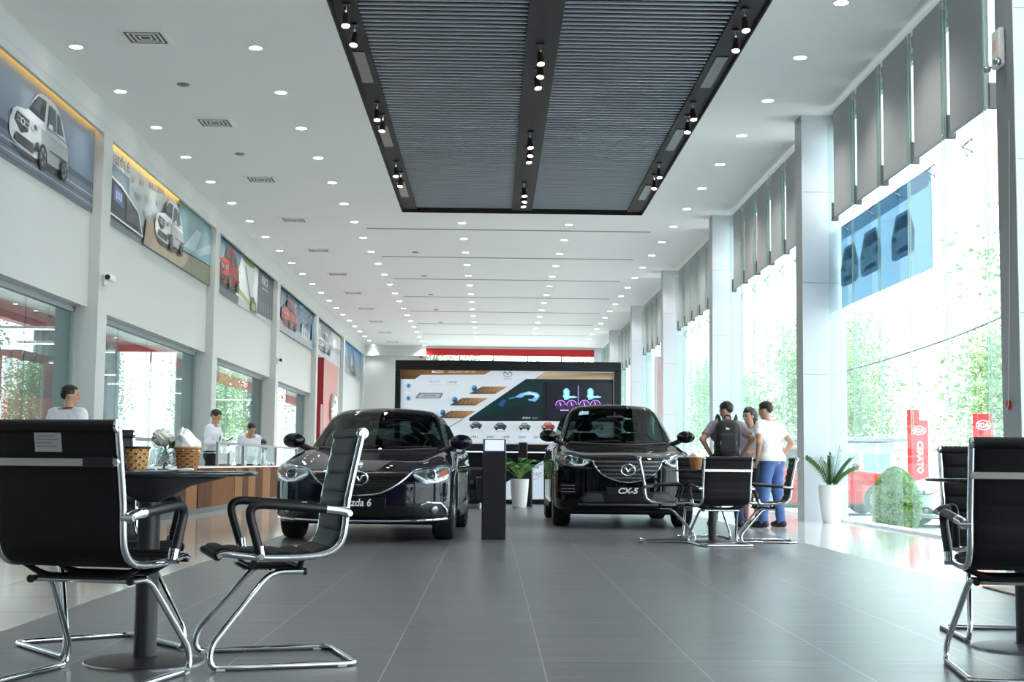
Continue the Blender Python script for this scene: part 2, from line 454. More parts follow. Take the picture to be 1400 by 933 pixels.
# ------------------------------------------------------------------ air vents and ceiling speakers
M_VENTD = mat('vent shadow', (96, 99, 99), .7, var=.1)
av = thing('air_vent', 'x', 'air vent', (0, 0, -20))
b = MB()
for x0, x1, y0, y1 in ((-.3, .3, -.3, -.26), (-.3, .3, .26, .3), (-.3, -.26, -.26, .26), (.26, .3, -.26, .26)): b.box(x0, x1, y0, y1, -.012, 0, .003)
b.build('frame', M_MATTW, av, 0)
MB().box(-.26, .26, -.26, .26, -.004, -.001).build('throat', M_VENTD, av, 0)
b = MB()
for k in range(4):
    s = .25 - k * .06
    for sx, sy in ((1, 0), (-1, 0), (0, 1), (0, -1)):
        if sx: b.bar((sx * s, -s, -.01), (sx * s, s, -.01), .022, .004)
        else: b.bar((-s, sy * s, -.01), (s, sy * s, -.01), .022, .004)
b.build('louvres', M_MATTW, av, 0)
for k in range(11):
    lb = 'square white ceiling air vent beside the downlights, %s from the camera in its row' % ORD[k]
    p = (-4.49, 17.25 + 4.42 * k, ZC)
    if k == 0: av.location = p; av['label'] = lb; av['group'] = 'ceiling air vents'
    else: dup(av, p, 0, lb)
cs = MB().lathe([(.001, -.02), (.06, -.018), (.085, -.01), (.09, 0)], 20).build('ceiling_speaker', mat('grey speaker mesh', (120, 124, 124), .7, var=.2, scale=60))
tag(cs, 'x', 'ceiling speaker', 'ceiling speakers')
for k, (x, y) in enumerate(((-4.5, 19.45), (-4.5, 23.9), (-2.02, 35.0), (-2.02, 39.5), (-2.02, 43.9), (-2.02, 48.3), (-2.02, 52.7))):
    c = cs if k == 0 else cs.copy()
    if k: COL.objects.link(c)
    c.location = (x, y, ZC)
    c['label'] = ('small round grey ceiling speaker by the air vents, %s from the camera' % ORD[k]) if k < 2 else ('small round grey ceiling speaker between the grooves, %s from the camera' % ORD[k - 2])

# ------------------------------------------------------------------ left wall: piers, upper panels, niches, windows
PIER = [20.55 + 8.5 * k for k in range(-4, 6)]
w = MB()
w.box(-6.5, XL, YB, YE, 5.86, ZC)
w.box(XL - .06, XL - .003, YB, YE, 5.73, 5.87)
for y in PIER: w.box(-6.55, XL, y, y + .49, 0, 5.855)
w.box(-6.5, -6.08, YB, 46.1, 3.08, 5.85)
w.box(-6.5, -6.08, 46.2, YE, 0, 5.85)
struct(w.build('wall_left', M_WALL, angle=0))
for i, y in enumerate(PIER[:-2]):
    y0, y1 = y + .49, y + 8.5
    if y0 > 46: break
    g = MB()
    for x0, x1, a0, a1, z0, z1 in ((-6.34, -6.26, y0, y0 + .06, .02, 3.08), (-6.34, -6.26, y1 - .06, y1, .02, 3.08), (-6.34, -6.26, y0, y1, .02, .1), (-6.34, -6.26, y0, y1, 3.0, 3.08)):
        g.box(x0, x1, a0, a1, z0, z1)
    g.box(-6.55, -6.34, y1 - .004, y1, 0.1, 3.08); g.box(-6.55, -6.34, y0, y0 + .004, 0.1, 3.08)
    f = struct(g.build('window_%d' % (i + 1), M_GREYJ, angle=0))
    n = 4; d = (y1 - y0 - .12) / n
    for k in range(n):
        MB().box(-6.305, -6.295, y0 + .06 + d * k + .003, y0 + .06 + d * (k + 1) - .003, .1, 3.0).build('pane', M_GLASSB, f, 0)
slab('baseboard_left', -6.1, -6.06, YB, YE, 0, .02, M_GREYJ)
for k, y in enumerate((12.54, 21.04)):
    slab('trim_%d' % (20 + k), -6.07, -6.03, y + .03, y + 7.98, 5.80, 5.84, M_WARM)
# end wall, right hand columns
e = MB().box(-6.6, -3.1, YE, YE + .3, 0, ZC).box(-3.1, 5.4, YE, YE + .3, 6.1, ZC).box(-6.2, -3.1, YE - .12, YE, 5.72, ZC)
struct(e.build('wall_end', M_WALL, angle=0))
f = struct(MB().box(-3.1, 4.75, YE + .02, YE + .12, 5.78, 6.1).build('window_9', M_RED, angle=0))
for k in range(5):
    x = -3.1 + 1.57 * k
    MB().box(x + .02, x + 1.55, YE + .05, YE + .06, .05, 5.78).build('pane', M_GLASS, f, 0)
    MB().box(x - .03, x + .03, YE, YE + .1, .0, 5.78).build('window_frame', M_GREYJ, f, 0)
struct(MB().box(-6.6, 5.6, YB - .2, YB, 0, ZC).build('wall_back', mat('dark grey rear wall', (58, 60, 64), .6), angle=0))
CY = [20.7 + 8.55 * k for k in range(-3, 6)]
for k, y in enumerate(CY):
    c = struct(MB().box(XR, 5.36, y, y + .44, 0, ZC).build('column_%d' % (k + 1), M_ALU, angle=0))
    MB().box(XR - .004, XR, y + .004, y + .436, .0, ZC).build('trim', M_ALUD, c, 0)
    j = MB()
    for z in (.95, 2.2, 3.6, 5.0): j.box(XR + .01, 5.36, y - .003, y, z, z + .006)
    j.build('trim', M_ALUD, c, 0)
slab('baseboard_right', 5.22, 5.42, YB, YE, -.02, .035, M_WHITE)
slab('wall_right', 5.2, 5.42, YB, YE, 6.05, ZC, M_ALUD)

# ------------------------------------------------------------------ right glass wall with fins, blinds and pull cords
M_BRK = mat('grey fin bracket', (92, 92, 92), .5, var=.1)
M_CORD = glass_mat('pale bead cord', (215, 240, 225), .05, milky=.5, milk=(225, 240, 228))
bl0 = None; bay_names = ['bay nearest the camera', 'second bay from the camera', 'third bay from the camera', 'fourth bay from the camera', 'fifth bay from the camera', 'sixth bay from the camera']
for bi in range(-2, 6):
    y1 = 20.7 + 8.55 * bi; y0 = y1 - 8.55 + .44
    f = struct(MB().box(5.27, 5.33, y0, y1, 5.95, 6.05).build('window_%d' % (bi + 12), M_ALUD, angle=0))
    edges = [y0] + [y1 - .55 - 1.3 * k for k in range(5, -1, -1)] + [y1]
    for a, c in zip(edges[:-1], edges[1:]):
        if c - a > .05: MB().box(5.294, 5.306, a + .004, c - .004, .035, 5.95).build('pane', M_GLASS, f, 0)
    if bi < -1: continue
    vis = bi >= 0
    for k in range(6):
        yf = y1 - .55 - 1.3 * k + .04
        if vis or k < 2:
            MB().box(4.98, 5.26, yf - .008, yf + .008, .04, 5.95).build('glass_fin', M_FIN, f, 0)
            MB().box(5.03, 5.13, yf - .02, yf + .02, 4.47, 4.74, .004).build('fin_bracket', M_BRK, f, 0)
            s = MB()
            for sy in (-1, 1):
                for sz in (-1, 1): s.tube([(5.2, yf, 4.38), (5.28, yf + sy * .09, 4.38 + sz * .07)], .009, 6); s.cyl((5.275, yf + sy * .09, 4.38 + sz * .07), (5.293, yf + sy * .09, 4.38 + sz * .07), .02, 10)
            s.build('spider_fitting', M_STEEL, f)
    if not vis: continue
    for k in range(5):
        yb = y1 - .55 - 1.3 * k; wd = 1.2
        lb = 'grey roller blind in the %s, %s from the far column' % (bay_names[bi], ORD[k])
        if bl0 is None:
            bl0 = thing('roller_blind', lb, 'blind', (5.06, yb - wd / 2, 0), 0, 'grey roller blinds on the glass wall')
            MB().box(-.004, .004, -wd / 2, wd / 2, 4.53, 6.12).build('fabric', M_BLIND, bl0, 0)
            MB().box(-.012, .012, -wd / 2, wd / 2, 4.5, 4.535, .004).build('bottom_rail', M_GREYJ, bl0, 0)
            MB().tube(fillet([(-.03, -wd / 2 + .02, 6.1), (-.03, -wd / 2 + .02, 1.2), (-.03, -wd / 2 + .1, 1.2), (-.03, -wd / 2 + .1, 6.1)], .045), .007, 6).build('pull_cord', M_CORD, bl0)
        else: dup(bl0, (5.06, yb - wd / 2, 0), 0, lb)
# translucent printed banner with three cars, stuck on the inside of the glass
M_BAN = glass_mat('pale blue translucent film', (190, 214, 230), .02, milky=.72, milk=(150, 170, 184), back=True)
M_BAN2 = glass_mat('dark translucent print', (140, 165, 174), .02, milky=.8, milk=(106, 124, 132), back=True)
M_BAN3 = glass_mat('mid translucent print', (190, 210, 222), .02, milky=.8, milk=(130, 150, 164), back=True)
ban = thing('window_banner', 'pale blue translucent banner printed with three cars on the window glass', 'banner', (5.275, 18.4, 3.85))
MB().box(-.002, .002, -2.1, 2.2, -.64, .6).build('film', M_BAN, ban, 0)
def bmap(u, v, z): return (-.003 - z, 2.2 - u, v)
A = Art(bmap); A.rect(.05, .38, 4.2, .6, (0, 0, 0)); A.build('top_stripe', M_BAN3, ban)
for u0, sc, fl in ((-.1, .95, 1), (1.0, 1.0, 1), (2.55, .95, -1)):
    A = Art(bmap, .002)
    def T(x, y): return (u0 + (x if fl > 0 else 1.2 - x) * sc * 1.0, -.32 + y * sc)
    A.poly([T(*p) for p in ((.08, .02), (.06, .28), (.14, .38), (.3, .60), (.9, .60), (1.06, .38), (1.14, .28), (1.12, .02), (.95, -.02), (.25, -.02))], (0, 0, 0))
    A.build('printed_car', M_BAN2, ban)
    A = Art(bmap, .003)
    A.poly([T(*p) for p in ((.22, .38), (.34, .55), (.86, .55), (.98, .38))], (0, 0, 0)); A.poly([T(*p) for p in ((.16, .25), (.34, .22), (.3, .31), (.16, .33))], (0, 0, 0)); A.poly([T(*p) for p in ((1.04, .25), (.86, .22), (.9, .31), (1.04, .33))], (0, 0, 0)); A.poly([T(*p) for p in ((.3, .05), (.9, .05), (.84, .12), (.36, .12))], (0, 0, 0))
    A.build('printed_highlight', M_BAN3, ban)
# fittings on the columns
t = thing('emergency_light', 'white emergency light box fixed high on the nearest column', 'emergency light', (4.7, 12.42, 4.68), 0)
MB().box(-.07, -.004, -.1, .1, -.16, .2, .015).build('case', M_MATTW, t)
for s in (-1, 1): MB().ball((-.1, .13 * s, -.14), .04, 12, 8).tube([(-.04, .06 * s, -.12), (-.1, .13 * s, -.14)], .012, 8).build('lamp_head', M_STEEL, t)
MB().box(-.074, -.07, -.03, .03, 0, .1).build('indicator_panel', mat('pale orange label', (232, 190, 160), .5), t, 0)
t = thing('cord_pulley', 'small red round cord pulley on the nearest column', 'cord pulley', (4.7, 12.42, 1.39))
MB().lathe([(.001, .03), (.03, .03), (.045, .02), (.048, 0), (.02, 0)], 20, (0, 0, 0), Matrix.Rotation(-PI / 2, 4, 'Y')).build('wheel', mat('red plastic', (190, 30, 30), .4), t)
MB().tube([(-.03, -.04, 0), (-.02, -.1, 1.0), (-.01, -.16, 2.6)], .004, 6).tube(crom([(-.03, .04, .0), (-.03, 0, -.05), (-.03, -.04, 0)], 4), .004, 6).build('cord', M_MATTW, t)
tag(MB().lathe([(.001, .03), (.06, .03), (.1, 0)], 20, (-3.3, YE - .02, 5.72), Matrix.Rotation(PI / 2, 4, 'X')).build('alarm_bell', mat('red bell', (170, 40, 35), .4)), 'small red alarm bell high on the white end wall', 'alarm')

# ------------------------------------------------------------------ security cameras on the left wall
def cctv(y, x, z, lb):
    t = thing('security_camera', lb, 'security camera', (x, y, z), 0, 'security cameras')
    MB().box(0, .03, -.06, .06, -.08, .08, .01).build('bracket', M_MATTW, t)
    a = MB().tube([(.02, 0, 0), (.1, -.02, .02), (.14, -.08, .02)], .014, 8).build('arm', M_MATTW, t)
    MB().box(.08, .18, -.26, .02, -.03, .06, .015).build('housing', M_MATTW, t)
    MB().cyl((.13, -.27, .015), (.13, -.25, .015), .04, 16).build('lens', M_BLACK, t)
cctv(20.8, XL, 3.52, 'white security camera on the pier between the two nearest posters')
cctv(37.8, XL, 3.55, 'white security camera on the pier beneath the red car poster')
# ------------------------------------------------------------------ posters in the wall niches
def car34(A, u, v, s, body, dark, glass=(60, 74, 84), sy=None):
    """a printed three-quarter view of a car, its front towards the left"""
    sy = sy or s
    def T(pts): return [(u + x * s, v + y * sy) for x, y in pts]
    A.poly(T([(.02, .1), (.25, .02), (.95, .06), (1.0, .16), (.3, .1)]), (40, 42, 46))
    A.poly(T([(p[0], p[1]) for p in crom([(.0, .3), (.02, .48), (.10, .59), (.28, .66), (.35, .82), (.43, .95), (.55, 1.0), (.76, .97), (.88, .80), (.95, .62), (.99, .5), (1.0, .24), (.9, .17), (.55, .14), (.4, .1), (.1, .13), (.02, .2)], 4, True)]), body)
    A.poly(T([(.29, .665), (.36, .82), (.44, .93), (.58, .94), (.555, .64)]), tuple(v * .55 for v in glass)); A.poly(T([(.36, .74), (.43, .90), (.5, .91), (.46, .72)]), glass); A.poly(T([(.1, .58), (.28, .655), (.55, .63), (.46, .56), (.3, .54)]), tuple(min(255, v * 1.06) for v in body)); A.poly(T([(.5, .54), (.98, .52), (1.0, .24), (.9, .18), (.56, .15)]), tuple(v * .8 for v in body))
    A.poly(T([(.6, .62), (.62, .92), (.74, .91), (.76, .62)]), glass)
    A.poly(T([(.78, .62), (.77, .9), (.82, .87), (.9, .64)]), glass)
    A.poly(T([(.07, .42), (.1, .54), (.3, .52), (.28, .36), (.18, .3)]), dark)
    A.poly(T([(.1, .5), (.3, .48), (.3, .455), (.1, .475)]), (150, 150, 152)); A.poly(T([(.1, .44), (.29, .42), (.29, .4), (.1, .42)]), (150, 150, 152))
    A.ell(*T([(.19, .45)])[0], .035 * s, .045 * sy, (215, 215, 218)); A.ell(*T([(.19, .45)])[0], .022 * s, .03 * sy, dark)
    A.poly(T([(.32, .5), (.46, .54), (.44, .44), (.34, .42)]), (190, 198, 205)); A.ell(*T([(.39, .48)])[0], .03 * s, .035 * sy, (70, 76, 84))
    A.poly(T([(.02, .5), (.06, .54), (.05, .44), (.01, .42)]), (190, 198, 205))
    A.poly(T([(.06, .16), (.38, .13), (.36, .26), (.08, .27)]), dark); A.poly(T([(.39, .18), (.46, .2), (.45, .32), (.4, .3)]), dark)
    for cx, r in ((.53, .115), (.9, .1)):
        A.ell(*T([(cx, .17)])[0], r * .62 * s, r * 1.5 * sy, (24, 25, 28)); A.ell(*T([(cx, .17)])[0], r * .42 * s, r * 1.05 * sy, (150, 154, 160)); A.ell(*T([(cx, .17)])[0], r * .16 * s, r * .4 * sy, (50, 52, 58))
        for a in range(5):
            t = a * 2 * PI / 5; c = T([(cx, .17)])[0]
            A.line([(c[0], c[1]), (c[0] + r * .4 * s * math.cos(t), c[1] + r * 1.0 * sy * math.sin(t))], .02 * s, (60, 62, 68))
    A.poly(T([(.58, .56), (.66, .6), (.65, .66), (.58, .64)]), body); A.line(T([(.58, .58), (.98, .55)]), .006 * s, dark); A.line(T([(.62, .3), (.96, .3)]), .008 * s, dark)
def poster(y0, y1, lb, draw):
    t = thing('poster', lb, 'poster', (-6.06, y0, 4.5), 0, 'car posters along the left wall')
    MB().box(-.002, .004, 0, y1 - y0, 0, 1.33).build('backing', M_MATTW, t, 0)
    A = Art(lambda u, v, z: (.004 + z, u, v), .0012); draw(A, y1 - y0, 1.33); A.build('print', M_ART, t)
def d1(A, W, H):
    A.poly([(0, 0), (W, 0), (W, H), (0, H)], [(96, 116, 136), (70, 88, 106), (132, 150, 170), (150, 165, 182)])
    A.poly([(0, .48), (W, .45), (W, .36), (0, .36)], (62, 76, 90)); A.poly([(0, 0), (W, 0), (W, .33), (0, .36)], (92, 108, 124))
    for k, c in enumerate(((160, 170, 180), (70, 82, 94), (150, 162, 172), (76, 88, 100))): A.poly([(0, .28 - k * .07), (W, .26 - k * .07), (W, .24 - k * .07), (0, .25 - k * .07)], c)
    A.ell(W - 2.0, .98, .10, .05, (235, 240, 245))
    car34(A, W - 3.65, .14, 2.35, (206, 211, 217), (46, 50, 58), (70, 86, 100), 1.02)
poster(12.56, 20.53, 'poster of a white off-road car on a grey-blue road, nearest of the row', d1)
def d2(A, W, H):
    A.poly([(0, 0), (W, 0), (W, H), (0, H)], [(150, 160, 168), (140, 160, 165), (210, 216, 216), (214, 220, 220)])
    A.poly([(0, .25), (1.5, .3), (1.5, .95), (0, 1.0)], (120, 140, 152)); A.poly([(0, 0), (2.5, 0), (2.5, .32), (0, .3)], (112, 122, 130))
    for k in range(26):
        x, y = 1.6 + (k * 7 % 19) * .13, .42 + (k * 5 % 11) * .07; A.rect(x, y, x + .06, y + .1, (150, 168, 176))
    A.poly([(2.4, 0), (W, 0), (W, .3), (5.2, .34), (2.6, .55)], (150, 136, 116)); A.poly([(2.8, 0), (5.2, 0), (6.2, .3), (3.2, .3)], (172, 156, 132)); A.poly([(5.4, 0), (W, 0), (W, .4), (6.0, .36)], (112, 116, 92))
    A.poly([(5.1, .36), (W, .42), (W, H), (4.9, H)], (112, 150, 158)); A.poly([(5.4, .45), (6.6, .98), (7.0, .95), (6.4, .48)], (165, 190, 194)); A.poly([(6.2, .45), (W, .9), (W, .7), (6.8, .45)], (150, 176, 182))
    A.poly([(.05, .15), (.05, .78), (.9, .72), (2.0, .48), (2.35, .1), (1.2, .12)], (230, 232, 232)); A.poly([(.1, .18), (.1, .74), (.88, .68), (1.95, .46), (2.25, .13), (1.2, .15)], (44, 48, 56))
    A.poly([(.45, .4), (.45, .66), (.95, .6), (1.05, .36)], (88, 98, 150)); [A.rect(x, .44, x + .06, .57, (200, 214, 246)) for x in (.58, .70, .82)]; A.poly([(1.15, .2), (1.2, .6), (1.7, .5), (2.05, .2)], (70, 74, 82))
    A.text('mazda 6', .70, 1.07, .3, (92, 96, 100), 1.2)
    car34(A, 3.1, .16, 2.2, (232, 234, 236), (58, 62, 68), (96, 110, 116), .95)
poster(21.06, 29.03, 'poster with a white saloon car and a small dashboard picture', d2)
def d3(A, W, H):
    A.poly([(0, 0), (W, 0), (W, H), (0, H)], [(190, 196, 198), (176, 184, 188), (60, 110, 130), (84, 140, 160)])
    A.poly([(0, 0), (2.9, 0), (3.1, .5), (0, .52)], (74, 76, 82)); A.poly([(2.6, .2), (W, .1), (W, 1.2), (3.3, 1.25), (2.8, .8)], (214, 220, 220))
    A.ell(4.2, 1.2, .9, .09, (120, 128, 84)); A.poly([(2.6, .3), (4.8, .12), (4.9, .2), (2.7, .44)], (160, 170, 96)); A.line([(3.8, 1.05), (4.3, .5), (4.8, .2)], .06, (70, 76, 80))
    A.poly([(5.5, .1), (W, .12), (W, H), (5.6, 1.25)], (70, 76, 84)); A.text('RIO', 6.6, 1.02, .3, (236, 238, 240), 2.0); A.rect(6.2, .80, 7.2, .84, (170, 176, 180))
    for k in range(5): A.rect(5.9 + k * .4, .12, 6.1 + k * .4, .46, (110, 116, 122))
    A.poly([(4.5, .05), (5.4, .02), (5.3, .3), (4.9, .42), (4.6, .38)], (86, 92, 92)); A.rect(4.75, .1, 5.15, .24, (150, 160, 90))
    car34(A, .35, .2, 2.5, (196, 44, 42), (52, 24, 28), (70, 74, 84), .98)
poster(29.56, 37.53, 'poster with a red car under a teal sky and a dark text column', d3)
def d4(A, W, H):
    A.poly([(0, 0), (W, 0), (W, H), (0, H)], [(158, 164, 178), (130, 154, 172), (54, 90, 120), (64, 88, 120)])
    for k in range(34):
        x, y = (k * 37 % 80) * .1, .35 + (k * 23 % 29) * .03; A.rect(x, y, min(W, x + .5), y + .04 + (k % 3) * .03, ((110, 150, 172), (150, 176, 190), (70, 110, 140))[k % 3])
    A.poly([(0, 0), (W, 0), (W, .3), (0, .34)], (150, 156, 168)); A.rect(W - .5, .1, W, .9, (70, 130, 160))
    for k in range(4): A.rect(5.1 + .5 * k, .2, 5.35 + .5 * k, .62 - .05 * k, (208, 214, 218))
    car34(A, .8, .18, 3.0, (196, 62, 60), (70, 40, 46), (86, 96, 110), .88)
poster(38.06, 46.03, 'poster with a red car before a blurred blue city', d4)
def d5(A, W, H):
    A.poly([(0, 0), (W, 0), (W, H), (0, H)], [(176, 178, 196), (186, 190, 204), (110, 116, 126), (96, 104, 116)])
    A.poly([(0, 0), (W, 0), (W, .45), (0, .5)], (190, 190, 206)); A.poly([(4, .6), (W, .7), (W, 1.2), (5, 1.2)], (206, 208, 212)); A.rect(.3, .9, 1.6, 1.1, (160, 164, 176))
    A.ell(6.0, .8, .8, .16, (226, 228, 232)); car34(A, .8, .16, 3.6, (200, 202, 216), (110, 110, 126), (120, 126, 140), .8)
poster(46.56, 54.53, 'pale lavender poster with a light coloured car above the red panel', d5)
def d6(A, W, H):
    A.poly([(0, 0), (W, 0), (W, H), (0, H)], [(160, 180, 190), (150, 176, 188), (60, 140, 200), (50, 130, 196)])
    A.poly([(2.6, .2), (3.6, 1.15), (4.4, 1.15), (5.8, .2)], (96, 106, 116)); A.poly([(3.4, .4), (3.9, 1.0), (4.6, .4)], (160, 172, 180))
    A.rect(.3, .15, 2.6, .7, (110, 122, 130)); A.rect(5.6, .1, 7.4, .75, (130, 146, 150)); A.poly([(0, 0), (W, 0), (W, .2), (0, .25)], (136, 146, 150)); car34(A, 3.2, .04, 2.4, (120, 128, 136), (60, 64, 70), (80, 92, 104), .5)
poster(55.06, 63.0, 'bright blue sky poster with a grey tower, furthest of the row', d6)

# ------------------------------------------------------------------ car maker's winged emblem (ring with wings)
def emblem_paths(s):
    ring = [(s * 1.0 * math.cos(a), s * .80 * math.sin(a)) for a in [2 * PI * k / 40 for k in range(40)]]
    wing = crom([(-.93 * s, .26 * s), (-.62 * s, .34 * s), (-.34 * s, .22 * s), (-.12 * s, -.12 * s), (0, -.28 * s), (.12 * s, -.12 * s), (.34 * s, .22 * s), (.62 * s, .34 * s), (.93 * s, .26 * s)], 5)
    return ring, [tuple(p) for p in wing]
def emblem(name, s, M, m, parent, th=.011):
    ring, wing = emblem_paths(s); b = MB()
    b.tube([tuple(M @ Vector((x, 0, z))) for x, z in ring], th, 8, True)
    wd = [th * (.5 + 1.0 * math.sin(PI * k / (len(wing) - 1))) for k in range(len(wing))]
    b.tube([tuple(M @ Vector((x, 0, z))) for x, z in wing], wd, 8)
    return b.build(name, m, parent)

# red sign block with the chrome emblem
t = thing('brand_sign', 'tall pinkish red sign block with a chrome winged emblem by the left wall', 'sign', (-5.98, 50.2, 0))
MB().box(-.1, .1, -2.4, 2.1, 0, 4.42, .01).build('panel', mat('dusty red panel', (188, 112, 108), .45), t)
MB().box(-.1, .12, -2.46, -2.41, 0, 4.42).build('red_edge', mat('deep red edge', (150, 22, 26), .4), t, 0)
tag(MB().box(-6.0, -5.8, 46.6, 47.6, 0, 2.75).build('red_plinth', mat('deep red plinth', (140, 24, 28), .4), angle=0), 'low dark red block beside the tall red sign', 'plinth')
emblem('emblem', .62, Matrix.Translation((.16, .3, 2.72)) @ Matrix.Rotation(PI / 2, 4, 'Z'), M_CHROME, t, .09)

# ------------------------------------------------------------------ back display wall
BY = 27.8
def bx(px, py): return (-1.859 + (px - 548) * .014795, 2.766 - (py - 500 - (px - 548) * .0145) * .014795)
t = thing('display_wall', 'wide black framed display wall with a backlit car technology graphic', 'display wall', (.32, BY, 0))
L0, R0, Z1 = -1.97 - .32, 2.61 - .32, 2.885
b = MB().box(L0, R0, 0, .5, 2.69, Z1, .01).box(L0, L0 + .115, 0, .5, 0, 2.69, .01).box(R0 - .14, R0, 0, .5, 0, 2.69, .01).box(L0 + .11, R0 - .13, .12, .5, 0, 1.2, .0).box(L0 + .11, R0 - .13, .0, .13, 1.06, 1.2, .005).box(L0 + .115, R0 - .14, 0, .2, 0, .08)
b.build('frame', M_BLACK, t)
MB().box(L0 + .11, R0 - .13, .10, .5, 1.2, 2.69).build('light_box', M_MATTW, t, 0)
MB().box(L0 + .1, R0 - .13, .02, .1, 1.03, 1.055).build('light_strip', mat('cool light strip', (220, 232, 240), .4, emit=.8), t, 0)
MB().box(L0 + .11, R0 - .13, .03, .12, .08, 1.02).build('lower_panel', mat('dark glossy panel', (22, 24, 28), .1, var=.4, scale=2), t, 0)
A = Art(lambda u, v, z: (bx(u, v)[0] - .32, .098 - z, bx(u, v)[1]), .0012)
def bp(cx, cy, sc, ox, oy): return [(ox + x / sc, oy + y / sc) for x, y in zip(cx, cy)]
def q1(pts): return [(530 + x / 8.112, 485 + y / 8.112) for x, y in pts]     # points read off the left half
def q2(pts): return [(680 + x / 6.911, 485 + y / 6.911) for x, y in pts]     # points read off the right half
A.poly([(548, 501), (841, 506), (841, 607), (547, 606)], (212, 218, 226))
A.poly(q1([(148, 135), (1200, 150), (1075, 222), (370, 222), (300, 270), (146, 270)]), [(110, 74, 44), (166, 124, 78), (150, 110, 70), (120, 84, 52), (84, 54, 34), (60, 34, 22)])
A.text('MAZDA', *q1([(553, 190)])[0], -4.6, (250, 250, 250), -1.0, 0, .05); A.b.v
A.k += 1
A.text('CÔNG NGHỆ VƯỢT TRỘI', *q1([(820, 193)])[0], -3.2, (240, 236, 230), -1.0)
A.poly(q2([(275, 232), (1105, 240), (1105, 640), (-260, 630), (-260, 600)]), [(8, 40, 44), (12, 30, 36), (10, 26, 30), (6, 34, 36), (8, 46, 48)])
A.poly(q2([(-290, 632), (640, 632), (620, 640), (-330, 640)]), (222, 226, 230))
A.poly(q2([(360, 232), (460, 168), (1105, 178), (1105, 240)]), [(190, 160, 130), (206, 180, 150), (120, 90, 64), (196, 166, 130)])
A.line(q2([(360, 232), (460, 168), (1105, 176)]), .5, (110, 104, 100))
for pts in (((0, 0), (-.1, 0)),): pass
for o in ((905, 437), (690, 564), (560, 707)):
    x, y = o; A.poly(q1([(x, y), (x + 150, y - 82), (x + 430, y - 80), (x + 290, y + 2)]), [(50, 40, 36), (96, 76, 60), (190, 140, 90), (120, 92, 72)])
    A.line(q1([(x + 40, y - 8), (x + 300, y - 8)]), .3, (60, 50, 46))
    for k in range(9): A.line(q1([(x + 120 + 24 * k, y - 14), (x + 150 + 24 * k, y - 70)]), .25, ((205, 170, 130), (120, 96, 80))[k % 2])
    A.ell(*q1([(x + 60, y - 60)])[0], 3.4, 4.2, (38, 92, 134)); A.ell(*q1([(x + 50, y - 78)])[0], 2.0, 2.0, (90, 150, 190)); A.ell(*q1([(x + 70, y - 50)])[0], 1.4, 1.8, (20, 56, 96))
A.line(q1([(640, 835), (840, 720)]), 1.0, (120, 96, 78)); A.line(q1([(655, 842), (860, 724)]), .6, (206, 196, 186))
A.poly(q1([(310, 485), (355, 425), (620, 428), (590, 485)]), (96, 98, 102)); A.poly(q1([(330, 478), (368, 434), (600, 436), (575, 478)]), (168, 172, 176)); A.text('SKYACTIV', *q1([(465, 456)])[0], -3.4, (52, 54, 60), -1.05, .2, .03)
A.text('i-ELOOP', *q1([(515, 300)])[0], -3.6, (104, 130, 160), -1.2, .2); A.text('i-stop', *q1([(715, 304)])[0], -3.6, (84, 90, 98), -1.6, .2, .04)
A.line(q1([(460, 334), (590, 334)]), .35, (170, 176, 186)); A.line(q1([(650, 338), (780, 338)]), .35, (170, 176, 186))
for y in (347, 485):
    A.ell(*q1([(235, y)])[0], 4.0, 4.2, (176, 194, 214)); A.ell(*q1([(235, y)])[0], 2.2, 2.4, (66, 104, 150)); A.line(q1([(195, y + 58), (270, y + 58)]), .4, (180, 186, 194))
ring, wing = emblem_paths(5.6)
c = q2([(100, 185)])[0]
A.line([(c[0] + x, c[1] - z * 1.05) for x, z in ring + ring[:1]], .7, (84, 92, 102)); A.line([(c[0] + x, c[1] - z) for x, z in wing], 1.0, (84, 92, 102)); A.text('MAZDA', c[0], c[1] + 7.4, -2.6, (96, 102, 110), -1.2)
# glowing running figure of light
A.poly(q2([(165, 412), (215, 375), (300, 352), (375, 366), (405, 392), (392, 420), (360, 452), (300, 440), (292, 428), (335, 425), (355, 400), (330, 388), (262, 392), (235, 412)]), (118, 178, 222))
A.poly(q2([(235, 384), (300, 364), (368, 376), (390, 396), (370, 420), (350, 392), (300, 380)]), (214, 236, 250))
A.poly(q2([(10, 470), (60, 425), (90, 440), (60, 490), (30, 500)]), (26, 78, 122)); A.poly(q2([(100, 420), (165, 402), (190, 412), (120, 430)]), (54, 118, 164))
A.text('KODO', *q2([(278, 604)])[0], -2.7, (240, 244, 246), -1.3, .2, .05); A.text('DESIGN', *q2([(360, 606)])[0], -1.9, (190, 200, 206), -1.2)
def minicar(px, py, w, col):
    P = lambda pts: [(px + x * w, py - y * w) for x, y in pts]
    A.poly(P([(-.5, -.12), (-.5, .04), (-.36, .14), (-.24, .3), (.14, .32), (.34, .16), (.5, .08), (.5, -.1), (.3, -.2), (-.3, -.2)]), col)
    A.poly(P([(-.3, .14), (-.22, .27), (.12, .28), (.26, .14)]), tuple(min(255, v + 70) for v in col)); A.poly(P([(-.42, -.02), (-.2, -.05), (-.22, .04), (-.4, .06)]), (170, 176, 182))
    for x in (-.3, .3): A.ell(px + x * w, py + .18 * w, .11 * w, .12 * w, (30, 30, 34))
for px, py, w, col in ((652, 582.5, 16, (62, 68, 76)), (685, 584, 17, (60, 52, 66)), (718, 584.5, 16, (84, 92, 102)), (750, 584.5, 18, (136, 50, 46)), (786, 585, 17, (70, 74, 82)), (818, 585, 17, (120, 124, 130))):
    minicar(px, py, w, col); A.line([(px - 7, py + 7), (px + 7, py + 7)], .4, (150, 156, 164))
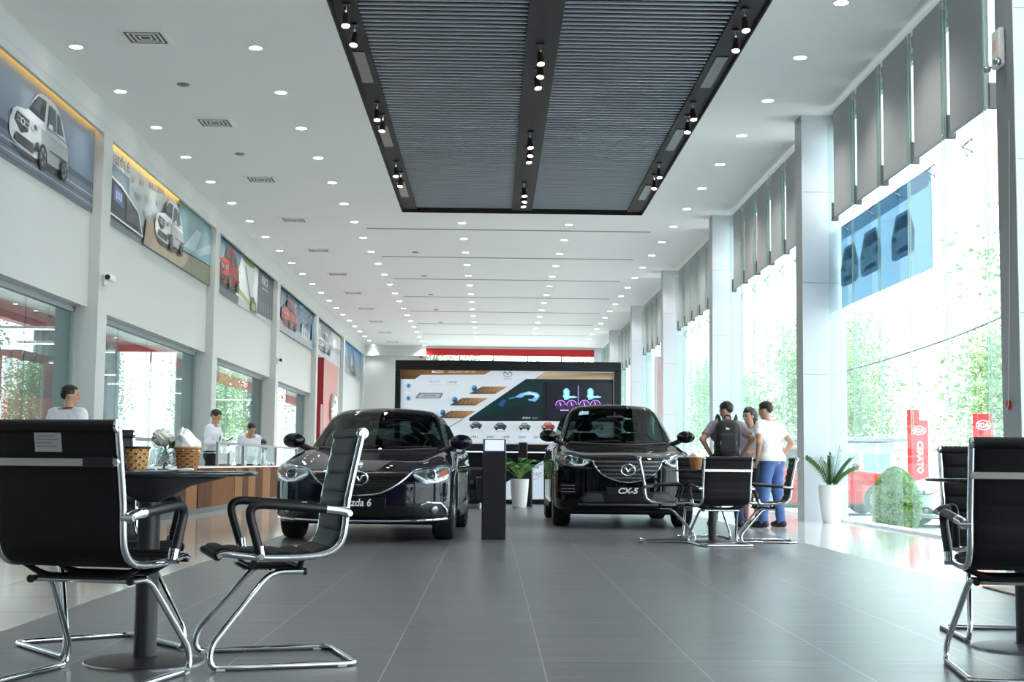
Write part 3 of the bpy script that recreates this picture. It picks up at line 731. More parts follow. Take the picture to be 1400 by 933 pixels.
for px, s in ((650, '1961'), (671, '1967'), (692, '1978'), (714, '2010'), (735, '2011')): A.text(s, px, 598 + (px - 650) * .012, -4.2, (70, 74, 82), -1.2, .15, .06)
A.build('graphic', M_ARTB, t)
# white lower poster with the slanted top edge
A = Art(lambda u, v, z: (bx(u, v)[0] - .32, .028 - z, bx(u, v)[1]), .0012)
A.poly([(690, 683), (690, 662), (745, 630), (800, 600 + 30), (838, 630), (838, 683)], (196, 206, 218)); A.poly([(722, 649), (745, 634), (745, 640), (722, 655)], (206, 216, 228))
A.text('your', 733, 648, -9.5, (120, 132, 146), -1.05, .1); A.line([(722, 660), (746, 650)], .8, (140, 152, 166))
A.line([(722, 650), (746, 634)], .5, (110, 122, 136)); A.build('lower_print', M_ARTB, t)
# television inset in the wall
t = thing('television', 'flat television on the display wall showing blue engine parts and purple dials', 'television', (bx(790, 550)[0], BY + .09, bx(790, 550)[1]))
tw, th = .66, .40
MB().box(-tw, tw, -.03, .0, -th, th, .006).build('bezel', M_BLACK, t)
def tmap(u, v, z):
    x, y = bx(680 + u / 6.911, 485 + v / 6.911); return (x - t.location.x, -.031 - z, y - t.location.z)
A = Art(tmap, .001); A.poly([(475, 262), (1085, 270), (1085, 615), (470, 610)], (20, 20, 30))
for ox in (0, 228):
    A.poly([(630 + ox, 340), (650 + ox, 322), (675 + ox, 328), (686 + ox, 350), (684 + ox, 425), (640 + ox, 432), (634 + ox, 410), (622 + ox, 400), (632 + ox, 385)], (110, 206, 244)); A.poly([(645 + ox, 345), (668 + ox, 345), (668 + ox, 410), (648 + ox, 415)], (170, 232, 252))
    A.poly([(680 + ox, 396), (760 + ox, 404), (755 + ox, 412), (680 + ox, 416)], (140, 216, 246)); A.ell(725 + ox, 404, 10, 9, (150, 224, 250))
for cx in (603, 708, 830, 932):
    A.ell(cx, 485, 50, 52, (176, 130, 220), 24, PI, 2 * PI); A.ell(cx, 487, 44, 46, (40, 22, 52), 24, PI, 2 * PI); A.ell(cx, 489, 34, 32, (84, 34, 92), 24, PI, 2 * PI)
    A.poly([(cx - 52, 485), (cx + 52, 485), (cx + 46, 520), (cx - 46, 520)], (50, 30, 66)); A.line([(cx + 4, 490), (cx - 8, 452)], 5, (220, 190, 240))
A.line([(769, 300), (769, 480)], 6, (150, 140, 200)); A.line([(600, 531), (680, 531)], 6, (190, 180, 230)); A.build('picture', M_SCREEN, t)

# ------------------------------------------------------------------ information kiosk
t = thing('information_kiosk', 'slim black information pillar with a tilted lit sign between the two cars', 'kiosk', (.03, 14.95, 0))
MB().box(-.13, .13, -.13, .13, 0, .925, .008).build('pillar', mat('black satin board', (26, 27, 31), .35, var=.1), t)
Q = Matrix.Translation((0, -.1, .93)) @ Matrix.Rotation(math.radians(-22), 4, 'X')
s = MB().box(-.125, .125, -.012, .012, 0, .15, .004, Q).build('sign_frame', mat('blue grey metal', (96, 106, 126), .35, .6), t)
MB().box(-.103, .103, -.0135, -.012, .012, .138, 0, Q).build('sign_sheet', mat('pale blue lit paper', (206, 214, 240), .5, emit=.55, var=.03), s, 0)

# ------------------------------------------------------------------ planters
M_POT = mat('white ribbed planter', (232, 232, 230), .4, var=.02)
M_SOIL = mat('dark soil', (50, 40, 32), .9, var=.3, scale=30)
def leafmat(name, rgb, tl=.25):
    m, tt, N, L = nt(name); o = N.new('ShaderNodeOutputMaterial'); p = N.new('ShaderNodeBsdfPrincipled'); tr = N.new('ShaderNodeBsdfTranslucent'); mx = N.new('ShaderNodeMixShader')
    tc = N.new('ShaderNodeTexCoord'); nz = N.new('ShaderNodeTexNoise'); nz.inputs['Scale'].default_value = 9; L.new(tc.outputs['Object'], nz.inputs[0])
    rp = N.new('ShaderNodeValToRGB'); c = C(*rgb); rp.color_ramp.elements[0].color = tuple(v * .55 for v in c[:3]) + (1,); rp.color_ramp.elements[1].color = tuple(min(1, v * 1.5) for v in c[:3]) + (1,); rp.color_ramp.elements[0].position = .3; rp.color_ramp.elements[1].position = .7
    L.new(nz.outputs['Fac'], rp.inputs[0]); L.new(rp.outputs[0], p.inputs['Base Color']); L.new(rp.outputs[0], tr.inputs[0]); p.inputs['Roughness'].default_value = .4
    mx.inputs[0].default_value = tl; L.new(p.outputs[0], mx.inputs[1]); L.new(tr.outputs[0], mx.inputs[2]); L.new(mx.outputs[0], o.inputs[0]); return m
M_LEAF = leafmat('green leaf', (74, 128, 58)); M_LEAF2 = leafmat('dark glossy leaf', (58, 100, 56)); M_STEM = mat('green stem', (130, 150, 84), .5)
def leaf(b, p, d, L, w, droop=.3, n=5, fold=.12):
    d = Vector(d).normalized(); sd = d.cross(Vector((0, 0, 1)));
    if sd.length < .05: sd = Vector((1, 0, 0))
    sd.normalize(); G = []; pos = Vector(p); up0 = sd.cross(d).normalized()
    for k in range(n + 1):
        t = k / n; ww = w * math.sin(PI * min(1, (t * .92 + .06))) ** .8; dd = (d + Vector((0, 0, -droop * t * 1.6))).normalized()
        up = sd.cross(dd); G.append([tuple(pos - sd * ww + up * fold * ww), tuple(pos), tuple(pos + sd * ww + up * fold * ww)]); pos = pos + dd * (L / n)
    b.grid(G)
def planter(lb, loc, h, r0, r1):
    t = thing('potted_plant', lb, 'potted plant', loc); prof = [(.001, 0), (r0 * .96, 0), (r0, .012)]
    for k in range(24):
        z = .012 + (h - .03) * k / 24; f = z / h; r = r0 + (r1 - r0) * (1 - (1 - f) ** 1.7); prof += [(r, z), (r + .003, z + (h - .03) / 48)]
    prof += [(r1 + .004, h - .015), (r1 + .004, h), (r1 - .012, h), (r1 - .015, h - .05)]
    MB().lathe(prof, 32).build('pot', M_POT, t); MB().lathe([(.001, h - .045), (r1 - .014, h - .05)], 24).build('soil', M_SOIL, t); return t
rn = random.Random(3)
t = planter('tall white ribbed pot with upright fern-like plant beside the glass wall column', (4.985, 20.2, 0), .55, .125, .185)
b = MB(); s = MB()
for a, tilt, L in ((0.2, .14, .58), (1.3, .40, .48), (3.3, .62, .54), (4.4, .3, .5), (5.6, .5, .5), (2.9, .28, .44), (6.1, .78, .44), (1.9, .3, .36)):
    pts = [(.03 * math.cos(a) + math.cos(a) * math.sin(tilt) * L * q * (.7 + .5 * q), .03 * math.sin(a) + math.sin(a) * math.sin(tilt) * L * q * (.7 + .5 * q), .5 + L * q * math.cos(tilt * (.6 + .5 * q))) for q in [k / 8 for k in range(9)]]
    s.tube(pts, [.012 - .008 * k / 8 for k in range(9)], 6)
    for k in range(2, 15):
        f = k / 15 * 8; i = int(f); p = Vector(pts[i]).lerp(Vector(pts[min(8, i + 1)]), f - i); d = (Vector(pts[min(8, i + 1)]) - Vector(pts[max(0, i - 1)])).normalized(); sd = (d.cross(Vector((math.sin(a), -math.cos(a), .2))).normalized() * .55 + d.cross(Vector((0, 1, 0))) * .75).normalized()
        for g in (-1, 1): leaf(b, p, d * .7 + sd * g * .85 + Vector((0, -.25, .25)), .095, .026, .1, 3)
    leaf(b, pts[-1], d, .07, .018, 0, 3)
s.build('stems', M_STEM, t); b.build('leaves', M_LEAF2, t)
t = planter('white ribbed pot with broad bright green leaves in front of the display wall', (.525, 25.6, 0), .53, .125, .168)
b = MB(); s = MB()
for k in range(26):
    a = k * 2.4; tilt = .25 + .75 * rn.random(); L = .24 + .14 * rn.random(); e = (math.cos(a) * math.sin(tilt) * L, math.sin(a) * math.sin(tilt) * L, .5 + L * math.cos(tilt))
    s.tube(crom([(0, 0, .48), (e[0] * .35, e[1] * .35, .5 + (e[2] - .5) * .55), e], 4), .005, 5)
    leaf(b, e, (math.cos(a), math.sin(a), .9), .22 + .06 * rn.random(), .07 + .02 * rn.random(), .75, 7)
s.build('stems', M_STEM, t); b.build('leaves', M_LEAF, t)

# black armchair in front of the display wall and a slender stand
M_LEA = mat('black leather', (20, 20, 22), .38, var=.2, scale=14)
t = thing('lounge_armchair', 'boxy black leather armchair with short chrome legs in front of the display wall', 'armchair', (-.62, 25.4, 0))
MB().box(-.5, .5, -.36, .36, .1, .38, .03).build('seat_base', M_LEA, t); MB().box(-.34, .34, -.4, .2, .38, .5, .05).build('seat_cushion', M_LEA, t)
MB().box(-.5, .5, .2, .42, .1, .74, .05).build('backrest', M_LEA, t)
for s in (-1, 1): MB().box(s * .5, s * .33, -.4, .3, .1, .57, .03).build('armrest', M_LEA, t)
for x in (-.42, .42):
    for y in (-.3, .3): MB().cyl((x, y, 0), (x, y, .1), .02, 12).build('leg', M_CHROME, t)
t = thing('black_stand', 'slim black stand rising just behind the broad-leaved plant', 'stand', (.6, 26.5, 0))
MB().box(-.19, .19, -.12, .12, 0, .04, .01).build('foot', M_BLACK, t); MB().box(-.19, .19, -.04, .06, .04, .75, .03).build('body', M_BLACK, t); MB().box(-.09, .09, -.03, .05, .74, 1.22, .02).build('neck', M_BLACK, t)

# ------------------------------------------------------------------ chairs
M_SLING = mat('black ribbed upholstery', (16, 15, 16), .6, var=.12, scale=18, spec=.25)
M_PAD = mat('black arm padding', (17, 17, 19), .42, var=.15, scale=30)
M_GLIDE = mat('milky plastic glide', (196, 200, 200), .3, var=.03)
M_LABEL = mat('grey paper label', (160, 158, 160), .7, var=.12, scale=40)
M_LABELT = mat('grey label print', (112, 110, 114), .7)
M_BAR = mat('chrome bar with painted reflection', (214, 212, 204), .3, .75, var=.04)  # chrome back bar, a pale beige reflection put into its base colour
M_TAPE = mat('dark violet tape', (34, 32, 44), .35, var=.1)
SLP = crom([(-.286, .915), (-.262, .80), (-.234, .66), (-.226, .56), (-.210, .49), (-.160, .447), (-.07, .432), (.07, .430), (.175, .438), (.248, .447), (.277, .437)], 12)
def chair_proto(name, label):
    t = thing(name, label, 'chair', (0, 0, 0), 0, 'black office chairs on chrome sled bases')
    S = [np.array(p) for p in SLP]; d = [0.0]
    for a, b2 in zip(S[:-1], S[1:]): d.append(d[-1] + np.linalg.norm(b2 - a))
    tot = d[-1]; n = 108; pt = []
    for k in range(n + 1):
        q = tot * k / n; i = min(len(d) - 2, max(0, int(np.searchsorted(d, q)) - 1)); f = (q - d[i]) / (d[i + 1] - d[i] + 1e-9); pt.append(S[i] * (1 - f) + S[i + 1] * f)
    pitch = 9; split = 54
    def sling(a, b2):
        G = []; xs = [-.235, -.231, -.215, -.12, 0, .12, .215, .231, .235]
        for k in range(a, b2 + 1):
            tg = pt[min(n, k + 1)] - pt[max(0, k - 1)]; tg /= np.linalg.norm(tg); nn = np.array([-tg[1], tg[0]])
            ph = abs(math.sin(PI * (k % pitch) / pitch)) if k % pitch else 0; th0 = .007 + .012 * ph ** .5
            row = []
            for sg in (1, -1):
                th = th0 if sg > 0 else .010 + .0018 * ph ** .5
                for j, x in enumerate(xs if sg > 0 else xs[::-1]):
                    e = min(1, (.235 - abs(x)) / .02); q = pt[k] + nn * th * sg * (.25 + .75 * e ** .5); row.append((x, q[0], q[1]))
            row.append(row[0]); G.append(row)
        return MB().grid(G)
    sling(0, split).build('backrest', M_SLING, t, 50); sling(split, n).build('seat', M_SLING, t, 50)
    r = MB().tube([(-.25, -.289, .925), (.25, -.289, .925)], .023, 16).build('head_roll', M_SLING, t)
    for s in (-1, 1): MB().lathe([(.001, .006), (.008, .006), (.01, .003), (.018, .004), (.024, .002), (.024, -.008)], 18, (s * .25, -.289, .925), Matrix.Rotation(s * PI / 2, 4, 'Y')).build('end_cap', M_CHROME, r)
    for s in (-1, 1):
        P = [(s * .247, u, z) for u, z in SLP[::3]] + [(s * .247, .277, .437)]
        MB().tube(P, .0135, 10).build('side_rail', M_CHROME, t)
    MB().tube([(-.247, .275, .436), (.247, .275, .436)], .016, 12).build('front_roll', M_SLING, t)
    b = MB().box(-.25, .25, -.287, -.279, .785, .812, .002)
    for s in (-1, 1): b.cyl((s * .243, -.292, .80), (s * .243, -.262, .80), .010, 10)
    b.build('back_bar', M_BAR, t)
    for s in (-1, 1):
        pa = fillet([(s * .27, -.205, .615), (s * .283, -.08, .628), (s * .285, .175, .645), (s * .27, .115, .447)], .07, 7)
        a = MB().tube(pa, .0185, 10).build('armrest', M_PAD, t)
        MB().cyl((s * .245, -.236, .605), (s * .292, -.236, .605), .011, 10).tube(crom([(s * .272, -.236, .605), (s * .274, -.205, .615), (s * .278, -.14, .622)], 4), .0195, 10).build('arm_bracket', M_CHROME, a)
        MB().tube([(s * .271, .118, .48), (s * .268, .112, .44)], .02, 10).cyl((s * .245, .112, .437), (s * .29, .112, .437), .012, 10).build('arm_bracket', M_CHROME, a)
    b = MB()
    for y in (-.06, .13): b.tube(fillet([(-.24, y, .43), (-.16, y, .385), (.16, y, .385), (.24, y, .43)], .05, 4), .012, 8)
    b.box(-.15, .15, -.08, .16, .377, .387, .003); b.build('under_frame', M_BLKM, t)
    P = [(-.2, -.07, .372), (-.2, .06, .372), (-.255, .295, .09), (-.262, .295, .012), (-.262, -.28, .012)]
    P = fillet(P + [(-p[0], p[1], p[2]) for p in P[::-1]], .055, 6)
    b = MB().tube(P, .0125, 12).cyl((-.2, -.055, .372), (.2, -.055, .372), .011, 10).cyl((-.2, .05, .372), (.2, .05, .372), .011, 10)
    base = b.build('sled_base', M_CHROME, t)
    for s in (-1, 1): MB().cyl((s * .2, -.082, .372), (s * .2, -.069, .372), .0145, 12).build('tube_cap', M_BLACK, base)
    for s in (-1, 1):
        for y in (-.22, .255): MB().box(s * .262 - .012, s * .262 + .012, y - .018, y + .018, 0, .014, .002).build('glide', M_GLIDE, base)
    return t
ch = chair_proto('office_chair', 'black ribbed office chair seen from behind with a paper label on its back')
H2 = lambda deg: math.radians(deg - 90)
spots = [((-1.47, 5.147), 76, None),
         ((-.875, 5.737), 198, 'black ribbed office chair in side view at the right of the round table with baskets'),
         ((-1.69, 6.06), -52, 'black ribbed office chair half hidden behind the table with the woven baskets'),
         ((2.12, 5.48), 81, 'black office chair seen from behind at the right edge beside the glass-topped table'),
         ((2.52, 6.74), -95, 'black office chair facing the camera behind the table by the glass wall'),
         ((1.87, 14.80), -5, 'black office chair facing right in front of the black off-road car'),
         ((2.36, 14.22), 97, 'black office chair seen squarely from behind at the table near the three visitors'),
         ((2.97, 14.87), 175, 'black office chair facing left beside the man in the white shirt'),
         ((2.37, 15.5), -90, 'black office chair on the far side of the distant table, mostly hidden')]
chairs = [ch]
for (p, deg, lb) in spots[1:]: chairs.append(dup(ch, (p[0], p[1], 0), H2(deg), lb))
for c, q in zip(chairs[3:], (.982, .975, .955, .955, .955, .955)): c.scale.z = q
ch.location = (spots[0][0][0], spots[0][0][1], 0); ch.rotation_euler.z = H2(spots[0][1])
Q = Matrix.Translation((-.02, -.2905, .868)) @ Matrix.Rotation(math.radians(11), 4, 'X'); MB().box(-.052, .052, -.0015, .0015, -.034, .034, 0, Q).build('paper_label', M_LABEL, ch, 0); [MB().box(-.044, x1, -.0021, -.0015, z, z + .003, 0, Q).build('print_line', M_LABELT, bpy.data.objects['paper_label'], 0) for z, x1 in ((.02, .03), (.008, .04), (-.004, .02), (-.016, .036))]
tp = MB().box(.115, .235, -.290, -.277, .782, .818, .003).build('tape', M_TAPE, ch)

# ------------------------------------------------------------------ round tables
M_TTOP = mat('black glass top', (16, 17, 20), .06, var=.1, coat=.3)
M_TEDGE = mat('bluish glass edge', (34, 44, 52), .15, var=.1)
M_TPED = mat('dark grey table metal', (58, 58, 60), .42, .3, var=.08)
def table_proto(lb):
    t = thing('round_table', lb, 'table', (0, 0, 0), 0, 'round black pedestal tables')
    MB().lathe([(.001, .765), (.425, .765), (.43, .762)], 48).build('table_top', M_TTOP, t)
    MB().lathe([(.43, .762), (.432, .757), (.43, .751), (.415, .748), (.001, .748)], 48).build('top_edge', M_TEDGE, t)
    b = MB().lathe([(.30, .748), (.295, .738), (.16, .705), (.075, .66), (.045, .64), (.045, .6)], 32)
    b.build('top_support', M_TPED, t)
    MB().lathe([(.045, .66), (.045, .03), (.06, .022), (.07, .02)], 28).build('pole', M_TPED, t)
    d = MB().lathe([(.001, .026), (.06, .024), (.20, .016), (.235, .010)], 48).build('base_disc', M_TPED, t)
    MB().lathe([(.235, .010), (.239, .006), (.239, 0), (.2, 0)], 48).build('base_rim', M_STEEL, d)
    return t
tb = table_proto('round black pedestal table carrying two woven baskets and a white flower'); tb.location = (-1.38, 5.62, 0)
dup(tb, (2.43, 6.28, 0), 0, 'round black glass-topped pedestal table cut by the right edge beside the glass wall')
dup(tb, (2.36, 14.72, 0), 0, 'round black pedestal table in front of the black off-road car')

# baskets, flower, papers on the near table
M_BASK = art_mat('woven cane', 0, .55)
def basket(lb, loc, r0, r1, h, light, dark, fine):
    t = thing('woven_basket', lb, 'basket', loc, 0, 'woven baskets'); b = MB(); n = 48; m = 18 if fine else 13; prof = []
    for i in range(m + 1):
        prof.append(i / m)
    vs = []
    for i in range(m + 1):
        for k in range(n):
            f = i / m; r = r0 + (r1 - r0) * f; per = 3 if fine else 3; wv = math.sin(2 * PI * k / n * (n / (2 * per)) + (PI if (i // 2) % 2 else 0)); r += .0022 * wv + (.001 if i % 2 else -.001)
            a = 2 * PI * k / n; vs.append((r * math.cos(a), r * math.sin(a), h * f))
    fs = []; cols = []
    for i in range(m):
        for k in range(n):
            l = (k + 1) % n; fs.append((i * n + k, i * n + l, (i + 1) * n + l, (i + 1) * n + k))
            if fine: dk = (i % 2 == 1 and (k + (i // 2 % 2) * 3) % 6 < 3) or i == m - 1 and k % 2
            else: dk = (i % 2 == 1 and ((k + (i // 2 % 2) * 3) % 6) < 2)
            v = 1 + .12 * math.sin(k * 3.3 + i * 1.7); cols.append(C(*[min(255, q * v) for q in (dark if dk else light)]))
    o = len(b.f); b._add(vs, fs)
    for q, c in enumerate(cols): b.c[o + q] = c
    b.build('weave', M_BASK, t)
    b = MB(); b.col = C(*(dark if not fine else light)); b.tube([(r1 * math.cos(a), r1 * math.sin(a), h) for a in [2 * PI * k / 36 for k in range(36)]], .005, 8, True); b.build('rim', M_BASK, t)
    b = MB(); b.col = C(*dark); b.lathe([(.001, .004), (r1 * .85, .005)], 24); b.build('bottom', M_BASK, t)
    return t
t = basket('light tan woven basket with small dark checks on the near table', (-1.407, 5.50, .766), .036, .048, .092, (222, 168, 108), (52, 40, 30), False)
MB().lathe([(.001, .088), (.03, .088), (.042, .082)], 16).box(-.03, .03, -.02, .02, .086, .096, .003).build('dark_lid', mat('dark brown lid', (44, 36, 32), .5), t)
t2 = basket('brown woven basket filled with white tissue on the near table', (-1.207, 5.50, .766), .038, .051, .092, (176, 122, 66), (60, 36, 22), True)
M_TISS = mat('white tissue', (240, 241, 244), .7, var=.03, scale=20)
def fT(x, y, z):
    q = np.sqrt((x / .05) ** 2 + (y / .046) ** 2); top = .045 + .022 * np.sin(x * 60 + 2.2) + .012 * np.cos(y * 80) + np.where(x < -.02, .012, 0); return smax(smax((q - 1) * .045 - .2 * np.maximum(z, 0) * np.abs(np.sin(np.arctan2(y, x) * 2.5)) * .35, (z - top) * .7, .012), -.02 - z, .01) + .0025 * np.sin(x * 150 + z * 90) * np.cos(y * 130 + z * 60)
o = sdf_obj('tissue', fT, (-.075, -.075, -.03), (.075, .075, .1), .004, M_TISS); tag(o, 'crumpled white tissue heaped in the brown woven basket', 'tissue'); o.location = (-1.207, 5.50, .857)
# flower in a glass vase
t = thing('flower_vase', 'small glass vase with a white ball flower and curly stems between the baskets', 'flower vase', (-1.315, 5.56, .766))
MB().lathe([(.001, .003), (.034, .003), (.036, .01), (.038, .08), (.040, .09)], 24).build('vase', glass_mat('vase glass', (238, 244, 248), .07), t)
M_PET = mat('white petals', (238, 238, 228), .6, var=.05, scale=30); M_CURL = mat('bleached curly twig', (214, 216, 208), .6)
rn = random.Random(11)
def fbl(x, y, z):
    q = np.sqrt((x + .005) ** 2 + y ** 2 + ((z - .135) / .8) ** 2); return (q - .044) * .8 + .004 * np.sin(x * 330) * np.sin(y * 330) * np.sin(z * 360) + .0025 * np.sin(x * 190 + 1) * np.cos(z * 210 + y * 90)
sdf_obj('blossom', fbl, (-.065, -.06, .08), (.055, .06, .19), .0032, M_PET, t); b = MB(); g = MB()
g.tube(crom([(0, 0, .01), (.01, .01, .06), (-.005, 0, .115)], 5), .004, 6)
for k in range(22):
    c = (rn.uniform(-.01, .055), rn.uniform(-.03, .03), rn.uniform(.035, .1)); R = rn.uniform(.012, .024); a0 = rn.random() * 6; ux = Vector((rn.uniform(-1, 1), rn.uniform(-1, 1), rn.uniform(-1, 1))).normalized(); vx = ux.orthogonal().normalized()
    b.tube([tuple(Vector(c) + (ux * math.cos(a0 + q * .5) + vx * math.sin(a0 + q * .5)) * R * (1 + .05 * q)) for q in range(12)], .0016, 5)
for k in range(9): leaf(g, (.02 + .02 * rn.random(), 0, .09), (rn.uniform(-.2, 1), rn.uniform(-1, 1), .9), .05, .012, .4, 4)
b.build('curly_twigs', M_CURL, t); g.build('leaves', M_LEAF, t)
tag(MB().box(-1.36, -1.22, 5.38, 5.5, .766, .768).build('leaflet', art_mat('printed leaflet') if False else mat('blue white leaflet', (170, 188, 214), .5, var=.25, scale=14), angle=0), 'flat blue and white leaflet lying beside the glass vase', 'leaflet')
def fN(x, y, z): return smax(smax(np.abs(x) - .045 + y * .25, np.abs(y) - .03, .01), np.abs(z) - .005 - .002 * np.sin(x * 90), .004)
o = sdf_obj('folded_napkin', fN, (-.07, -.045, -.015), (.07, .045, .015), .004, M_TISS); tag(o, 'folded white paper napkin at the foot of the tissue basket', 'napkin'); o.location = (-1.20, 5.38, .773)
# basket on the distant table
t = basket('small brown basket with white tissue on the table by the off-road car', (2.17, 14.62, .766), .05, .07, .13, (176, 122, 66), (120, 76, 40), True)
o2 = o.copy(); o2.data = bpy.data.objects['tissue'].data; COL.objects.link(o2); o2.name = 'tissue'; o2.location = (2.17, 14.62, .885); o2.scale = (1.25, 1.25, .9); tag(o2, 'white tissue poking from the basket on the distant table', 'tissue')
# woven mat by the glass wall
tag(MB().box(3.36, 4.3, 7.6, 9.45, .001, .014, .004).build('floor_mat', tile_mat('woven mat', (176, 146, 112), (140, 108, 80), (90, 70, 56), .05, .05, 0, 0, .8, .004), angle=0), 'tan woven floor mat lying at the edge of the dark tiles', 'mat')
# ------------------------------------------------------------------ cars (front towards -Y, origin on the ground under the front axle)
def paint(name, rgb, fl=.0):
    m = mat(name, rgb, .5, 0, var=.04, scale=2, coat=.85, spec=.02); return m
M_NAVY = paint('deep navy car paint', (8, 11, 27)); M_CARBLK = paint('black car paint', (9, 9, 10)); M_CARRED = paint('red car paint', (196, 26, 24)); M_CARWHT = paint('white car paint', (226, 230, 234)); 
M_CGLASS = glass_mat('car window glass', (140, 156, 154), .09); M_LENS = glass_mat('lamp cover glass', (236, 242, 244), .12)
M_TYRE = mat('tyre rubber', (16, 16, 17), .75, var=.15, scale=20); M_RIM = mat('alloy rim', (168, 172, 178), .25, .9, var=.03); M_TRIM = mat('black plastic trim', (14, 14, 15), .5, var=.15); M_GRILLE = mat('dark grille', (8, 8, 9), .35, var=.2)
M_LAMPIN = mat('silver lamp housing', (150, 156, 162), .25, .8, var=.08, scale=12); M_AMBER = mat('amber reflector', (206, 84, 26), .25, var=.1); M_CABIN = mat('dark cabin trim', (24, 25, 27), .7, var=.15); M_SLATG = mat('grey grille bar', (92, 96, 104), .28, .7, var=.05)
M_PLATE = mat('black plate', (10, 10, 11), .3); M_LETTER = mat('silver lettering', (226, 228, 232), .35, .2, emit=.1); M_REDLENS = mat('red lamp lens', (120, 10, 12), .15)
def lin(x, pts):
    return np.interp(x, [p[0] for p in pts], [p[1] for p in pts])
def spl(pts):
    P = crom([(a, 0, b) for a, b in pts], 10); xs = [p[0] for p in P]; ys = [p[2] for p in P]
    return lambda x: np.interp(x, xs, ys)
def car_sdf(D):
    zt, zb = spl(D['top']), spl(D['bot']); W = D['w']; yn, yr = D['nose'], D['tail']; wb = D['wb']; R = D['arch']
    ws, rw, roof = D['ws'], D['rw'], spl(D['roof'])
    def f(x, y, z):
        ax = np.abs(x); xr = ax / W
        w = W - .075 * np.clip((yn + .75 - y) / .75, 0, 1.3) ** 2 - .09 * np.clip((y - yr + .8) / .8, 0, 1.3) ** 2
        tum = .42 * np.maximum(z - D['zmid'], 0) ** 2 + .5 * np.maximum(.42 - z, 0) ** 2
        crease = .012 * np.exp(-((z - D['zcr']) / .05) ** 2)
        side = ax - (w - tum + crease)
        fend = .055 * np.exp(-((xr - .80) / .17) ** 2) * np.exp(-((y - .05) / .62) ** 2) * D['hip']
        top = (z - (zt(y) - D['crown'] * xr ** 2 + fend)) * .95
        bot = zb(y) - z
        rk = D['rake_u'] * np.maximum(z - D['zn'], 0) ** 1.5 * 2 + D['rake_l'] * np.maximum(.36 - z, 0)
        yf = yn + .07 * xr ** 2 + D['sweep'] * xr ** 4.5 + rk
        # a shallow recess for the grille mouth and lower intake
        front = (yf - y) * .9
        rear = (y - (yr - .06 * xr ** 2 - .16 * xr ** 5 - .35 * np.maximum(z - .75, 0) ** 1.5)) * .9
        body = smax(smax(side, top, .09), smax(bot, smax(front, rear, .05), .08), .09)
        # cabin
        zz = np.clip((z - D['belt']) / (D['rz'] - D['belt']), -.5, 1.2)
        wg = D['wbelt'] - (D['wbelt'] - D['wroof']) * (.75 * zz + .25 * zz * np.abs(zz))
        gs = (ax - wg) * .95
        gr = z - (roof(y) - .045 * (ax / D['wroof']) ** 2)
        yw = ws[0] + (z - ws[1]) * ws[2] + ws[3] * (ax / .75) ** 2
        gw = (yw - y) / math.hypot(1, ws[2]); yb = rw[0] - (z - rw[1]) * rw[2] - .10 * (ax / .75) ** 2
        gb = (y - yb) / math.hypot(1, rw[2])
        cab = smax(smax(gs, gr, .13), smax(gw, gb, .05), .08)
        cab = np.maximum(cab, D['belt'] - .25 - z)
        d = smin(body, cab, .035)
        for ya in (0, wb):
            rr = np.sqrt((y - ya) ** 2 + (z - D['rt']) ** 2); cyl = np.maximum(rr - R, .56 - ax); d = smax(d, -cyl, .02)
        return d
    return f
def march(f, O, dr, n=60, far=3.0):
    P = O.copy(); dr = np.array(dr, float); t = np.zeros(len(P)); prev = t.copy(); hit = np.zeros(len(P), bool); step = far / 240; done = np.zeros(len(P), bool)
    a = np.zeros(len(P)); 
    for k in range(240):
        v = f(*(O + dr * (t + step)[:, None]).T); ok = (v < 0) & ~done
        a[ok] = t[ok]; done |= ok; t = np.where(done, t, t + step)
    lo, hi = a, a + step
    for _ in range(22):
        m = (lo + hi) / 2; v = f(*(O + dr * m[:, None]).T); hi = np.where(v < 0, m, hi); lo = np.where(v < 0, lo, m)
    return O + dr * ((lo + hi) / 2)[:, None], done
